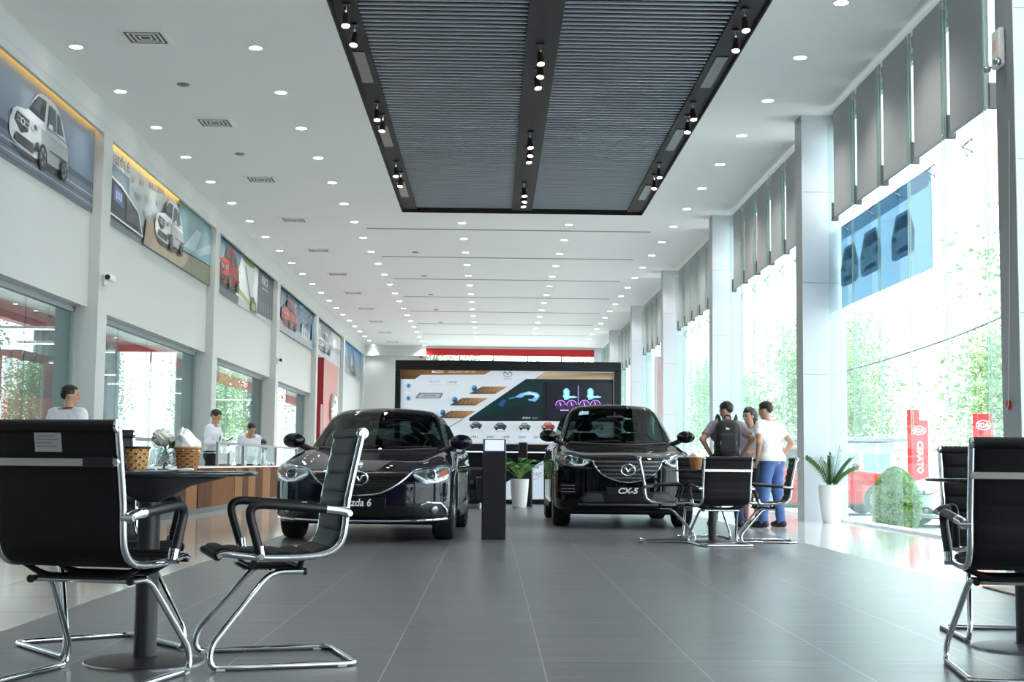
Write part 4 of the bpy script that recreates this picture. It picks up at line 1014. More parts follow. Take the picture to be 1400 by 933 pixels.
def decal(f, poly, view, off, h=.03, skirt=.012, mirror=False):
    """a panel that follows the body: a 2D outline projected along an axis onto the surface, then lifted by off"""
    pts = []; n = len(poly)
    for i in range(n):
        a, b = np.array(poly[i]), np.array(poly[(i + 1) % n]); m = max(1, int(np.linalg.norm(b - a) / h))
        for k in range(m): pts.append(a + (b - a) * k / m)
    P = np.array(pts); nb = len(P)
    x0, y0 = P.min(0); x1, y1 = P.max(0); gx, gy = np.meshgrid(np.arange(x0 + h / 2, x1, h), np.arange(y0 + h / 2, y1, h)); G = np.stack([gx.ravel(), gy.ravel()], 1)
    ins = pip(G[:, 0], G[:, 1], P.tolist()); G = G[ins]
    if len(G):
        dm = np.sqrt(((G[:, None] - P[None]) ** 2).sum(2)).min(1); G = G[dm > h * .45]
    A = [Vector(p) for p in P] + [Vector(p) for p in G]
    r = geometry.delaunay_2d_cdt(A, [(i, (i + 1) % nb) for i in range(nb)], [list(range(nb))], 1, 1e-5)
    U = np.array([tuple(v) for v in r[0]]); T = r[2]
    if view == 'front': O = np.stack([U[:, 0], np.full(len(U), -2.0), U[:, 1]], 1); dr = (0, 1, 0)
    elif view == 'rear': O = np.stack([U[:, 0], np.full(len(U), 6.0), U[:, 1]], 1); dr = (0, -1, 0)
    elif view == 'right': O = np.stack([np.full(len(U), 2.0), U[:, 0], U[:, 1]], 1); dr = (-1, 0, 0)
    elif view == 'left': O = np.stack([np.full(len(U), -2.0), U[:, 0], U[:, 1]], 1); dr = (1, 0, 0)
    S, ok = march(f, O, dr, far=5.0 if view in ('front', 'rear') else 2.2)
    g = grad(f, S); g /= np.linalg.norm(g, axis=1)[:, None] + 1e-9; Q = S + g * off
    b = MB(); fs = []
    for t in T:
        p = [Q[i] for i in t[:3]]; nn = np.cross(p[1] - p[0], p[2] - p[0]); fs.append(tuple(t) if np.dot(nn, g[t[0]]) > 0 else tuple(t[::-1]))
    b._add(Q.tolist(), fs)
    if skirt:
        ed = {}
        for t in fs:
            for i in range(len(t)): ed[(t[i], t[(i + 1) % len(t)])] = 1
        o = len(b.v); S2 = (Q - g * skirt).tolist(); b.v += [tuple(p) for p in S2]
        for (i, j) in ed:
            if (j, i) not in ed: b.f.append((j, i, o + i, o + j)); b.mi.append(b.cur); b.c.append(b.col)
    return b
def surf(f, uv, view, off):
    U = np.array(uv, float)
    if view == 'front': O = np.stack([U[:, 0], np.full(len(U), -2.0), U[:, 1]], 1); dr = (0, 1, 0); far = 5
    else: s = 1 if view == 'right' else -1; O = np.stack([np.full(len(U), s * 2.0), U[:, 0], U[:, 1]], 1); dr = (-s, 0, 0); far = 2.2
    S, ok = march(f, O, dr, far=far); g = grad(f, S); g /= np.linalg.norm(g, axis=1)[:, None] + 1e-9
    return S + g * off, g
def mir(p): return [(-x, z) for x, z in p][::-1]
def strip(f, uv, view, r, off, n=8): S, g = surf(f, uv, view, off); return MB().tube([tuple(p) for p in S], r, n)
def wheel(parent, x, y, r, w, side, spokes=10, rim_r=.72):
    Q = Matrix.Translation((x, y, r)) @ Matrix.Rotation(side * PI / 2, 4, 'Y')
    t = MB().lathe([(r * rim_r, -w / 2), (r * .9, -w / 2), (r * .985, -w * .42), (r, -w * .3), (r, w * .3), (r * .985, w * .42), (r * .9, w / 2), (r * rim_r, w / 2), (r * rim_r, -w / 2)], 40, (0, 0, 0), Q).build('tyre', M_TYRE, parent)
    b = MB().lathe([(r * rim_r, w * .48), (r * (rim_r - .05), w * .46), (r * (rim_r - .08), w * .2), (r * (rim_r - .08), -w * .4)], 36, (0, 0, 0), Q).lathe([(.001, w * .42), (.06, w * .42), (.075, w * .34), (.075, w * .2)], 20, (0, 0, 0), Q)
    for k in range(spokes):
        a = 2 * PI * k / spokes; d = Vector((math.cos(a), math.sin(a), 0)); p = Vector((-d.y, d.x, 0)); e = r * (rim_r - .03)
        P = [Q @ (d * .05 + p * .02 + Vector((0, 0, w * .36))), Q @ (d * e + p * .034 + Vector((0, 0, w * .44))), Q @ (d * e - p * .034 + Vector((0, 0, w * .44))), Q @ (d * .05 - p * .02 + Vector((0, 0, w * .36)))]
        P2 = [q - (Q.to_3x3() @ Vector((0, 0, .03))) for q in P]; b._add([tuple(q) for q in P + P2], [(0, 1, 2, 3), (7, 6, 5, 4), (0, 4, 5, 1), (1, 5, 6, 2), (2, 6, 7, 3), (3, 7, 4, 0)])
    b.build('rim', M_RIM, t, 30)
    MB().lathe([(.001, w * .05), (r * .55, w * .05)], 24, (0, 0, 0), Q).build('brake_disc', M_STEEL, t)
def make_car(name, label, loc, D, M):
    f = car_sdf(D); t = thing(name, label, 'car', loc)
    P, Q = nets(f, (-1.08, D['nose'] - .1, .08), (1.08, D['tail'] + .12, D['rz'] + .12), .026, 4)
    cen = P[Q].mean(1); g = grad(f, cen); g /= np.linalg.norm(g, axis=1)[:, None]
    def shrink(poly, d):
        p = np.array(poly); c = p.mean(0); return (c + (p - c) * (1 - d / np.linalg.norm(p - c, axis=1)[:, None])).tolist()
    kill = (g[:, 1] < -.15) & (cen[:, 1] > D['ws'][0] - .15) & (cen[:, 1] < 2.2) & (cen[:, 2] > D['belt'] - .02) & pip(cen[:, 0], cen[:, 2], shrink(D['wspoly'], .035))
    kill |= (g[:, 1] > .15) & (cen[:, 1] > 2.0) & (cen[:, 2] > D['belt']) & pip(cen[:, 0], cen[:, 2], shrink(D['rwpoly'], .03))
    for sp_ in D['sidepolys']: kill |= (np.abs(g[:, 0]) > .4) & (np.abs(cen[:, 0]) > .4) & pip(cen[:, 1], cen[:, 2], shrink(sp_, .03))
    Q = Q[~kill]; b = MB(); b.v = [tuple(p) for p in P.tolist()]; b.f = [tuple(q) for q in Q.tolist()]; b.mi = [0] * len(b.f); b.c = [None] * len(b.f)
    b.build('body', M, t, 60)
    decal(f, D['wspoly'], 'front', .003, .05, .012).build('windshield', M_CGLASS, t, 60)
    decal(f, D['rwpoly'], 'rear', .003, .06, .012).build('rear_window', M_CGLASS, t, 60)
    for s in ('left', 'right'):
        for p in D['sidepolys']: decal(f, p, s, .003, .06, .01).build('side_window', M_CGLASS, t, 60)
        q, _ = surf(f, D['beltline'], s, .004); MB().tube([tuple(p) for p in q], .009, 6).build('window_trim', M_CHROME if D.get('chrome') else M_TRIM, t)
        q = D['door']
        for seg in q: a, _ = surf(f, seg, s, .0); MB().tube([tuple(p) for p in a], .004, 5).build('door_seam', M_TRIM, t)
        for (yh, zh) in D['handles']: a, _ = surf(f, [(yh - .1, zh), (yh - .05, zh + .01), (yh + .05, zh + .01), (yh + .1, zh)], s, .022); MB().tube([tuple(p) for p in a], .012, 8).build('door_handle', M_CHROME if D.get('chrome') else M, t)
        q, _ = surf(f, [(.42, .26), (D['wb'] * .5, .25), (D['wb'] - .42, .26)], s, .0); MB().tube([tuple(p) for p in q], .045, 8).build('sill', M_TRIM, t)
    # underside
    MB().box(-.78, .78, -.55, D['tail'] - .35, .17, .30, .03).build('underbody', M_TRIM, t)
    # windshield cowl and wipers
    q, _ = surf(f, [(-.66, D['belt'] + .035), (-.3, D['belt'] + D['cowl']), (0, D['belt'] + D['cowl'] - .005), (.3, D['belt'] + D['cowl']), (.66, D['belt'] + .035)], 'front', .0); MB().tube([tuple(p) for p in q], .02, 8).build('cowl', M_TRIM, t)
    for x0, x1 in ((.1, .6), (-.5, .02)):
        q, _ = surf(f, [(x0 + (x1 - x0) * k / 6, D['belt'] + D['cowl'] + .02 + .018 * k / 6) for k in range(7)], 'front', .018); MB().tube([tuple(p) for p in q], .009, 6).build('wiper', M_TRIM, t)
    # cabin
    c = D['cab']
    MB().box(-.70, .70, c[0], c[0] + .35, .6, c[1], .06).build('dashboard', M_CABIN, t)
    for x in (-.36, .36):
        s_ = MB().box(x - .25, x + .25, c[0] + .85, c[0] + 1.35, .3, .55, .06).box(x - .24, x + .24, c[0] + 1.3, c[0] + 1.5, .45, c[2], .08).build('front_seat', M_CABIN, t)
        MB().box(x - .13, x + .13, c[0] + 1.38, c[0] + 1.48, c[2] + .02, c[2] + .2, .045).build('headrest', M_CABIN, s_)
    MB().box(-.62, .62, c[0] + 2.2, c[0] + 2.4, .45, c[2] - .05, .08).build('rear_seat', M_CABIN, t)
    MB().tube([(.36 + .19 * math.cos(a), c[0] + .48 + .07 * math.sin(a), c[1] + .0 + .18 * math.sin(a)) for a in [2 * PI * k / 28 for k in range(28)]], .014, 8, True).bar((.18, c[0] + .48, c[1]), (.54, c[0] + .48, c[1]), .03, .05).build('steering_wheel', M_CABIN, t)
    MB().box(-.12, .12, c[3], c[3] + .04, c[4] - .04, c[4] + .04, .02).tube([(0, c[3] + .02, c[4]), (0, c[3] + .08, c[4] + .09)], .012, 6).build('rear_mirror', M_TRIM, t)
    # mirrors
    mx, my, mz = D['mirror']
    for s in (-1, 1):
        def fm(x, y, z): return smax((np.sqrt(((x - s * mx) / .125) ** 2 + ((y - my) / .10) ** 2 + ((z - mz) / .085) ** 2) - 1) * .085, y - my - .055, .02)
        m_ = sdf_obj('side_mirror', fm, (s * mx - .16, my - .14, mz - .12), (s * mx + .16, my + .1, mz + .12), .016, M, t, 3)
        MB().box(s * mx - .095, s * mx + .095, my + .05, my + .058, mz - .06, mz + .06, .004).build('mirror_glass', M_CHROME, m_)
        MB().tube(crom([(s * (mx - .26), my + .08, mz - .13), (s * (mx - .16), my + .03, mz - .09), (s * (mx - .06), my, mz - .04)], 4), [.035] * 8 + [.028], 8).build('mirror_arm', M_TRIM, m_)
    for y in (0, D['wb']):
        for s in (-1, 1): wheel(t, s * (D['w'] - .125), y, D['rt'], D['tw'], s, D['spokes'])
    return t, f
def headlamp(t, f, poly, eyes, drl, amber, s, sub=None):
    P = poly if s > 0 else mir(poly); sx = lambda q: [(s * x, z) for x, z in q]
    h = decal(f, P, 'front', .004, .03, .01).build('headlamp', M_LAMPIN if sub is None else sub, t, 50)
    for (x, z, r) in eyes:
        c, g = surf(f, [(s * x, z)], 'front', .012); c = Vector(c[0]); n = Vector(g[0]); n = (n + Vector((0, -1.4, 0))).normalized(); q = n.to_track_quat('Z', 'Y').to_matrix().to_4x4(); q.translation = c
        MB().lathe([(r * 1.25, -.01), (r * 1.25, .012), (r * 1.05, .018), (r * .98, .01), (r * .95, -.01)], 24, (0, 0, 0), q).build('lamp_ring', M_CHROME, h)
        MB().lathe([(.001, .014), (r * .5, .010), (r * .85, .0), (r * .92, -.01)], 24, (0, 0, 0), q).build('projector', mat('dark projector glass', (60, 66, 74), .06, .3) if 'dark projector glass' not in bpy.data.materials else bpy.data.materials['dark projector glass'], h)
    if drl: strip(f, sx(drl), 'front', .011, .014).build('light_guide', mat('bright light guide', (238, 242, 246), .2, emit=.35) if 'bright light guide' not in bpy.data.materials else bpy.data.materials['bright light guide'], h)
    if amber: decal(f, amber if s > 0 else mir(amber), 'front', .010, .03, .006).build('indicator', M_AMBER, h, 50)
    decal(f, P, 'front', .030, .03, .03).build('lamp_cover', M_LENS, h, 50)
    return h
def plate_text(f, t, txt, z, size, sx, shear, bold=.006, name='plate_lettering', x0=0):
    vs, fs = text_geo(txt, size, shear, bold, 'CENTER', 4); S, _ = surf(f, [(x0 + v[0] * sx, z + v[1]) for v in vs], 'front', .022); y = S[:, 1].min()
    MB().mesh([(x0 + v[0] * sx, y, z + v[1]) for v in vs], fs).build(name, M_LETTER, t, 0)
    return y

# ---- navy saloon
DS = dict(w=.925, nose=-.95, tail=3.88, wb=2.83, arch=.385, rt=.335, tw=.225, top=[(-1.1, .60), (-.95, .66), (-.8, .725), (-.4, .815), (0, .875), (.5, .945), (.9, .975), (2, 1.0), (3.0, 1.05), (3.6, 1.06), (4.0, 1.0)],
          bot=[(-1.1, .24), (-.8, .20), (0, .19), (3, .2), (3.6, .26), (4.0, .36)], zmid=.64, zcr=.74, hip=1.0, crown=.055, zn=.60, rake_u=.55, rake_l=.25, sweep=.30,
          ws=(.42, .93, 2.05, .30), rw=(3.32, 1.06, 2.0), roof=[(0, 1.30), (1.0, 1.41), (1.5, 1.452), (1.9, 1.458), (2.5, 1.425), (3.0, 1.33), (3.6, 1.15)], belt=.93, rz=1.45, wbelt=.80, wroof=.60, cowl=.01,
          wspoly=[(-.75, 1.0), (-.62, .972), (-.3, .955), (0, .95), (.3, .955), (.62, .972), (.75, 1.0), (.70, 1.12), (.585, 1.345), (.5, 1.372), (.25, 1.392), (0, 1.398), (-.25, 1.392), (-.5, 1.372), (-.585, 1.345), (-.70, 1.12)],
          rwpoly=[(-.62, 1.09), (.62, 1.09), (.60, 1.2), (.5, 1.34), (0, 1.37), (-.5, 1.34), (-.60, 1.2)],
          sidepolys=[[(.86, .985), (1.02, 1.09), (1.42, 1.30), (1.72, 1.365), (1.74, .995)], [(1.80, .997), (1.79, 1.368), (2.3, 1.345), (2.75, 1.24), (2.95, 1.12), (2.8, 1.03)]],
          beltline=[(.72, .955), (1.2, .965), (1.8, .98), (2.4, .998), (2.9, 1.04)], door=[[(.62, .9), (.60, .6), (.72, .32)], [(1.76, .96), (1.76, .6), (1.74, .3)], [(2.75, .98), (2.5, .7), (2.46, .4)]], handles=[(1.5, .86), (2.45, .9)], chrome=1,
          cab=(.75, .97, 1.16, 1.12, 1.24), mirror=(.94, .62, 1.045), spokes=10)
t, f = make_car('saloon_car', 'dark navy four-door saloon car facing the camera on the dark tiles', (-1.30, 14.88, 0), DS, M_NAVY); t.rotation_euler.z = -.03
gp = [(0, .705), (.3, .712), (.45, .716), (.53, .712), (.47, .655), (.395, .595), (.30, .535), (.18, .49), (0, .475)]
gr = decal(f, gp + [(-x, z) for x, z in gp[::-1]][1:-1], 'front', .003, .03, .012).build('grille', M_GRILLE, t, 50)
for z, wd in ((.69, .46), (.665, .45), (.64, .425), (.615, .40), (.59, .37), (.565, .33), (.54, .28), (.515, .21)):
    strip(f, [(wd * (k / 6 - 1), z) for k in range(13)], 'front', .0055, .008, 6).build('grille_bar', M_TRIM, gr)
wing = crom([(.60, .735), (.53, .712), (.47, .655), (.395, .595), (.30, .535), (.18, .49), (0, .472)], 6)
wing = [(p[0], p[1]) for p in [(q[0], q[1]) for q in wing]]; wing = wing + [(-x, z) for x, z in wing[::-1]][1:]
strip(f, wing, 'front', .0105, .012).build('chrome_wing', M_CHROME, gr)
S, _ = surf(f, [(0, .63)], 'front', .03); emblem('emblem', .085, Matrix.Translation(tuple(S[0])) @ Matrix.Rotation(math.radians(8), 4, 'X'), M_CHROME, gr, .0095)
for s in (1, -1):
    headlamp(t, f, [(.50, .700), (.60, .728), (.72, .748), (.82, .768), (.865, .765), (.87, .70), (.845, .64), (.76, .605), (.66, .598), (.58, .625)], [(.705, .672, .046)], [(.54, .675), (.60, .652), (.66, .62), (.74, .612), (.83, .64), (.86, .68)], [(.79, .665), (.80, .72), (.85, .735), (.855, .675)], s)
    fg = [(.60, .375), (.66, .40), (.80, .392), (.84, .35), (.86, .285), (.80, .275), (.70, .285)]
    fo = decal(f, fg if s > 0 else mir(fg), 'front', .004, .03, .01).build('fog_lamp_recess', M_GRILLE, t, 50)
    strip(f, [(s * x, z) for x, z in ((.61, .380), (.67, .408), (.80, .40), (.845, .35), (.868, .285))], 'front', .010, .012).build('chrome_bezel', M_CHROME, fo)
    S, g = surf(f, [(s * .745, .335)], 'front', .012); q = Vector(g[0]).to_track_quat('Z', 'Y').to_matrix().to_4x4(); q.translation = Vector(S[0]); MB().lathe([(.001, .012), (.03, .01), (.042, .004), (.046, -.005)], 20, (0, 0, 0), q).build('fog_lamp', M_LAMPIN, fo)
lw = decal(f, [(-.56, .36), (-.42, .375), (.42, .375), (.56, .36), (.50, .28), (.40, .262), (-.40, .262), (-.50, .28)], 'front', .003, .03, .01).build('lower_intake', M_GRILLE, t, 50)
for z in (.29, .315, .34): strip(f, [(.46 * (k / 6 - 1), z) for k in range(13)], 'front', .005, .008, 6).build('intake_bar', M_TRIM, lw)
strip(f, [(.86 * (k / 10 - 1), .222 + .02 * abs(k / 10 - 1) ** 3) for k in range(21)], 'front', .012, .006).build('chin_strip', M_CHROME, t)
S, _ = surf(f, [(0, .40)], 'front', .014); pl = MB().box(-.27, .27, S[0][1] - .006, S[0][1] + .05, .35, .455, .004).build('number_plate', M_PLATE, t)
vs, fs = text_geo('mazda 6', .105, .15, .0016, 'CENTER', 4); MB().mesh([(v[0] * .92 - .035, S[0][1] - .0075, .402 + v[1]) for v in vs], fs).build('plate_lettering', M_LETTER, pl, 0)
strip(f, [(.68 * (k / 8 - 1), .722 + .004 * abs(k / 8 - 1)) for k in range(17)], 'front', .003, .0, 5).build('bonnet_seam', M_TRIM, t)

# ---- black off-road car
DX = dict(w=.925, nose=-.90, tail=3.62, wb=2.70, arch=.41, rt=.362, tw=.23, top=[(-1.1, .80), (-.9, .865), (-.75, .915), (-.4, .985), (0, 1.03), (.45, 1.09), (.9, 1.12), (2, 1.14), (3.0, 1.17), (3.7, 1.15)],
          bot=[(-1.1, .30), (-.8, .235), (0, .22), (3, .23), (3.4, .3), (3.8, .4)], zmid=.74, zcr=.86, hip=.8, crown=.06, zn=.76, rake_u=.45, rake_l=.3, sweep=.26,
          ws=(.33, 1.07, 1.62, .26), rw=(3.62, 1.14, .75), roof=[(0, 1.46), (.8, 1.60), (1.3, 1.665), (1.9, 1.685), (2.6, 1.675), (3.2, 1.63), (3.6, 1.55)], belt=1.07, rz=1.68, wbelt=.80, wroof=.585, cowl=.012,
          wspoly=[(-.74, 1.14), (-.6, 1.108), (-.3, 1.095), (0, 1.09), (.3, 1.095), (.6, 1.108), (.74, 1.14), (.69, 1.30), (.575, 1.56), (.5, 1.588), (.25, 1.605), (0, 1.61), (-.25, 1.605), (-.5, 1.588), (-.575, 1.56), (-.69, 1.30)],
          rwpoly=[(-.60, 1.2), (.60, 1.2), (.55, 1.42), (.48, 1.56), (0, 1.58), (-.48, 1.56), (-.55, 1.42)],
          sidepolys=[[(.72, 1.13), (.9, 1.26), (1.25, 1.50), (1.45, 1.57), (1.58, 1.58), (1.60, 1.14)], [(1.66, 1.14), (1.65, 1.585), (2.2, 1.575), (2.55, 1.55), (2.7, 1.165)], [(2.77, 1.17), (2.63, 1.54), (2.95, 1.48), (3.2, 1.28)]],
          beltline=[(.6, 1.1), (1.2, 1.115), (1.8, 1.125), (2.4, 1.14), (3.1, 1.2)], door=[[(.6, 1.05), (.58, .7), (.7, .36)], [(1.63, 1.1), (1.63, .7), (1.62, .36)], [(2.6, 1.12), (2.4, .8), (2.34, .5)]], handles=[(1.4, .99), (2.35, 1.02)],
          cab=(.68, 1.09, 1.28, .98, 1.46), mirror=(.95, .60, 1.20), spokes=7)
tx, fx_ = make_car('off_road_car', 'black high-bodied off-road car facing the camera beside the visitors', (1.73, 18.4, 0), DX, M_CARBLK)
f = fx_; t = tx
gp = [(0, .865), (.25, .868), (.44, .86), (.42, .80), (.36, .72), (.27, .655), (.15, .61), (0, .59)]
gr = decal(f, gp + [(-x, z) for x, z in gp[::-1]][1:-1], 'front', .003, .03, .012).build('grille', M_GRILLE, t, 50)
for z, wd in ((.84, .42), (.79, .405), (.74, .365), (.69, .31), (.645, .23)):
    S, g = surf(f, [(wd * (k / 8 - 1), z) for k in range(17)], 'front', .010); b = MB()
    G = [[tuple(p + np.array(q)) for q in ((0, .006, .013), (0, -.004, .010), (0, -.006, -.008), (0, .006, -.012))] for p in S]; b.grid(G).build('grille_bar', M_SLATG, gr)
wing = [(p[0], p[1]) for p in crom([(.50, .862), (.44, .845), (.42, .80), (.36, .72), (.27, .655), (.15, .61), (0, .585)], 6)]; wing = wing + [(-x, z) for x, z in wing[::-1]][1:]
strip(f, wing, 'front', .0105, .012).build('chrome_wing', M_CHROME, gr)
S, _ = surf(f, [(0, .745)], 'front', .03); emblem('emblem', .088, Matrix.Translation(tuple(S[0])) @ Matrix.Rotation(math.radians(8), 4, 'X'), M_CHROME, gr, .010)
for s in (1, -1):
    headlamp(t, f, [(.455, .862), (.60, .895), (.74, .925), (.84, .945), (.875, .93), (.865, .86), (.80, .80), (.70, .775), (.56, .785), (.49, .82)], [(.60, .836, .040), (.74, .856, .044)], [(.50, .835), (.56, .80), (.66, .80), (.70, .82)], [(.80, .835), (.80, .875), (.855, .905), (.86, .865)], s)
    fg = [(.60, .56), (.84, .57), (.87, .47), (.80, .42), (.66, .43)]
    fo = decal(f, fg if s > 0 else mir(fg), 'front', .004, .03, .01).build('fog_lamp_recess', M_GRILLE, t, 50)
    for z in (.54, .50, .46): strip(f, [(s * x, z) for x in (.66, .74, .82)], 'front', .008, .010).build('lamp_bar', M_LAMPIN, fo)
    ss = [(.20, .33), (.26, .45), (.52, .45), (.60, .36), (.56, .33)]
lw = decal(f, [(-.60, .38), (-.52, .47), (.52, .47), (.60, .38), (.54, .32), (-.54, .32)], 'front', .003, .03, .01).build('lower_intake', M_GRILLE, t, 50)
for s in (1, -1):
    ss = [(.30, .345), (.33, .445), (.50, .445), (.58, .37), (.54, .335)]
    decal(f, ss if s > 0 else mir(ss), 'front', .010, .03, .01).build('intake_cheek', mat('grey bumper trim', (62, 64, 66), .4) if s > 0 else bpy.data.materials['grey bumper trim'], lw, 50)
strip(f, [(.62 * (k / 8 - 1), .305) for k in range(17)], 'front', .014, .004).build('skid_strip', M_SLATG, t)
S, _ = surf(f, [(0, .48)], 'front', .014); pl = MB().box(-.27, .27, S[0][1] - .006, S[0][1] + .05, .425, .53, .004).build('number_plate', M_PLATE, t)
vs, fs = text_geo('CX-5', .098, .22, .003, 'CENTER', 4); MB().mesh([(v[0] * 1.15 - .005, S[0][1] - .0075, .478 + v[1]) for v in vs], fs).build('plate_lettering', M_LETTER, pl, 0)
strip(f, [(.62 * (k / 8 - 1), .885 + .03 * abs(k / 8 - 1)) for k in range(17)], 'front', .003, .0, 5).build('bonnet_seam', M_TRIM, t)
decal(f, [(-.50, 1.50), (-.36, 1.515), (-.355, 1.565), (-.48, 1.555)], 'front', .006, .04, .0).build('windshield_sticker', mat('pale blue sticker', (150, 196, 222), .5), t, 0)
# ------------------------------------------------------------------ reception counter on the left
M_WOODA = mat('light tan laminate', (160, 118, 86), .75, var=.08, scale=3, spec=.1); M_WOODB = mat('brown laminate', (104, 72, 52), .75, var=.1, scale=3, spec=.1); M_WOODC = mat('mid tan laminate', (132, 94, 66), .75, var=.08, scale=3, spec=.1)
M_CSCR = glass_mat('counter screen glass', (232, 240, 238), .02)
M_CTOP = mat('cream counter top', (226, 222, 212), .3, var=.02)
t = thing('reception_counter', 'long low reception counter of tan and brown panels along the poster wall', 'counter', (-4.42, 16, 0))
y = 0; k = 0
for wd, m, off in ((1.3, M_WOODC, 0), (.8, M_WOODB, .0), (.9, M_WOODA, 0), (1.1, M_WOODB, 0), (.75, M_WOODA, 0), (.5, M_WOODB, .02), (.5, M_WOODB, .02), (1.9, M_WOODC, .02), (.7, M_WOODA, .03), (.6, M_WOODB, .03), (.75, M_WOODA, .03), (.8, M_WOODB, .03), (.9, M_WOODA, .03), (1.2, M_WOODB, .03), (1.4, M_WOODA, .03), (1.1, M_WOODC, .03)):
    MB().box(-.04, off, y + .004, y + wd - .004, .09, .685).build('front_panel', m, t, 0); y += wd
LEN = y
MB().box(-.27, -.04, 0, LEN, .09, .685).build('carcass', M_WOODC, t, 0)
MB().box(-.25, -.03, .02, LEN - .02, 0, .09).build('plinth', mat('grey plinth', (92, 92, 94), .5), t, 0)
MB().box(-.30, .05, -.03, LEN + .03, .69, .72, .005).build('counter_top', M_CTOP, t)
t = thing('counter_screen', 'low clear glass screen with a grey metal rail above the reception counter', 'glass screen', (-4.45, 22.4, .72))
MB().tube([(0, 0, .38), (0, 9.2, .38)], .022, 10).build('rail', M_ALUD, t)
for yy in (.05, 2.4, 6.1, 9.1): MB().box(-.02, .02, yy - .03, yy + .03, 0, .37, .004).build('post', M_ALUD, t)
for a, b_ in ((.09, 2.36), (2.44, 6.06), (6.14, 9.06)): MB().box(-.004, .004, a, b_, .03, .36).build('pane', M_CSCR, t, 0)
t = thing('counter_screen', 'short glass screen with a grey rail on the near end of the counter', 'glass screen', (-4.6, 16.1, .72))
MB().tube([(0, 0, .36), (0, 2.6, .36)], .024, 10).build('rail', M_ALUD, t)
for yy in (.05, 1.55): MB().box(-.025, .025, yy - .05, yy + .05, 0, .35, .004).build('post', M_ALUD, t)
MB().box(-.004, .004, .1, 1.5, .03, .35).build('pane', M_CSCR, t, 0)
M_MON = mat('dark monitor casing', (38, 40, 46), .4, var=.1); M_MSCR = mat('pale monitor screen', (196, 200, 214), .2, emit=.25)
m0 = None
for k, (yy, x, rz, lb) in enumerate(((25.05, -4.60, 1.9, 'dark computer monitor on the counter beside the standing man in the white shirt'), (25.7, -4.60, 2.0, 'dark computer monitor on the counter in front of the bending man'), (27.4, -4.60, 1.8, 'dark computer monitor on the counter in front of the seated dark-haired worker'), (28.9, -4.60, 2.3, 'dark computer monitor on the counter closest to the navy car mirror'))):
    if m0 is None:
        m0 = thing('computer_monitor', lb, 'monitor', (x, yy, .72), rz, 'monitors on the reception counter')
        MB().box(-.09, .09, -.06, .06, 0, .012, .003).cyl((0, 0, .01), (0, .01, .12), .018, 12).build('stand', M_MON, m0)
        MB().box(-.2, .2, -.015, .015, .07, .36, .006).build('casing', M_MON, m0); MB().box(-.19, .19, -.0165, -.015, .085, .348).build('screen', M_MSCR, m0, 0)
    else: dup(m0, (x, yy, .72), rz, lb)
tag(MB().box(-.10, .08, -.18, .2, 0, .2, .01).box(-.09, .07, -.17, .19, .2, .215).build('file_box', mat('brown card file box', (134, 100, 74), .6)), 'brown card file box on the counter by the standing man', 'box').location = (-4.60, 23.75, .72)
t = thing('document_holder', 'white leaning document holder between the file box and the monitor', 'document holder', (-4.60, 24.12, .728), .5)
MB().box(-.07, .07, -.012, .012, .01, .26, .003, Matrix.Rotation(math.radians(22), 4, 'Y')).build('sheet', M_MATTW, t); MB().box(-.06, .10, -.04, .04, 0, .012, .003).build('base', M_MATTW, t)
for k, (yy, x, lb) in enumerate(((25.42, -4.53, 'white paper cup on the counter by the first monitor pair'), (26.5, -4.53, 'white paper cup on the counter before the seated worker'), (27.8, -4.53, 'white paper cup at the far end of the counter'))):
    o = MB().lathe([(.001, .002), (.03, .002), (.04, .095), (.043, .098), (.038, .095), (.03, .01)], 20).build('paper_cup', M_WHITE); tag(o, lb, 'cup', 'paper cups on the counter'); o.location = (x, yy, .72)
o = MB().box(-.1, .1, -.14, .14, 0, .012).box(-.095, .1, -.13, .14, .012, .04, 0, Matrix.Rotation(.08, 4, 'Z')).box(-.1, .09, -.14, .13, .04, .10).build('paper_stack', M_MATTW, angle=0); tag(o, 'stack of white papers on the near part of the counter', 'papers'); o.location = (-4.55, 17.9, .72)

# ------------------------------------------------------------------ the room beyond the left windows
M_IN = mat('pale grey inner wall', (186, 192, 192), .6, var=.03); M_INF = mat('pale floor', (176, 172, 166), .2, var=.04); M_PIER = mat('grey inner pier', (120, 128, 132), .5, var=.05)
slab('floor.003', -13.4, -6.5, YB, 95, -.1, 0, M_INF)
slab('ceiling.004', -13.4, -6.6, YB, 95, 5.0, 5.1, M_CEIL)
slab('wall_back.001', -13.4, -6.5, YB - .2, YB, 0, 5, M_IN); slab('wall_end.001', -13.4, -6.6, 95, 95.2, 0, 5, M_IN)
w = MB().box(-13.3, -13.0, YB, 95, 4.55, 5.0)
struct(w.build('trim_30', M_RED, angle=0))
w = MB()
for a, b_ in ((YB, 14), (22, 24), (40.0, 41.6), (46.2, 48.3), (56.6, 60), (76, 82)): w.box(-13.35, -12.9, a, b_, 0, 4.56)
struct(w.build('wall_far', M_PIER, angle=0))
f = struct(MB().box(-13.2, -13.1, YB, 95, .0, .08).build('window_8', M_GREYJ, angle=0))
for a, b_ in ((14, 22), (24, 32), (32, 40), (41.6, 46.2), (48.3, 52.4), (52.4, 56.6), (60, 68), (68, 76), (82, 95)):
    MB().box(-13.16, -13.15, a + .03, b_ - .03, .08, 4.55).build('pane', M_GLASS, f, 0); MB().box(-13.19, -13.11, b_ - .03, b_ + .03, .08, 4.55).build('window_frame', M_GREYJ, f, 0)
tag(MB().box(-11.6, -10.6, 31.0, 38.0, 0, 3.25).build('partition_block', mat('dusty maroon partition', (140, 74, 72), .5), angle=0), 'dusty maroon partition block in the room beyond the nearest left window', 'partition')
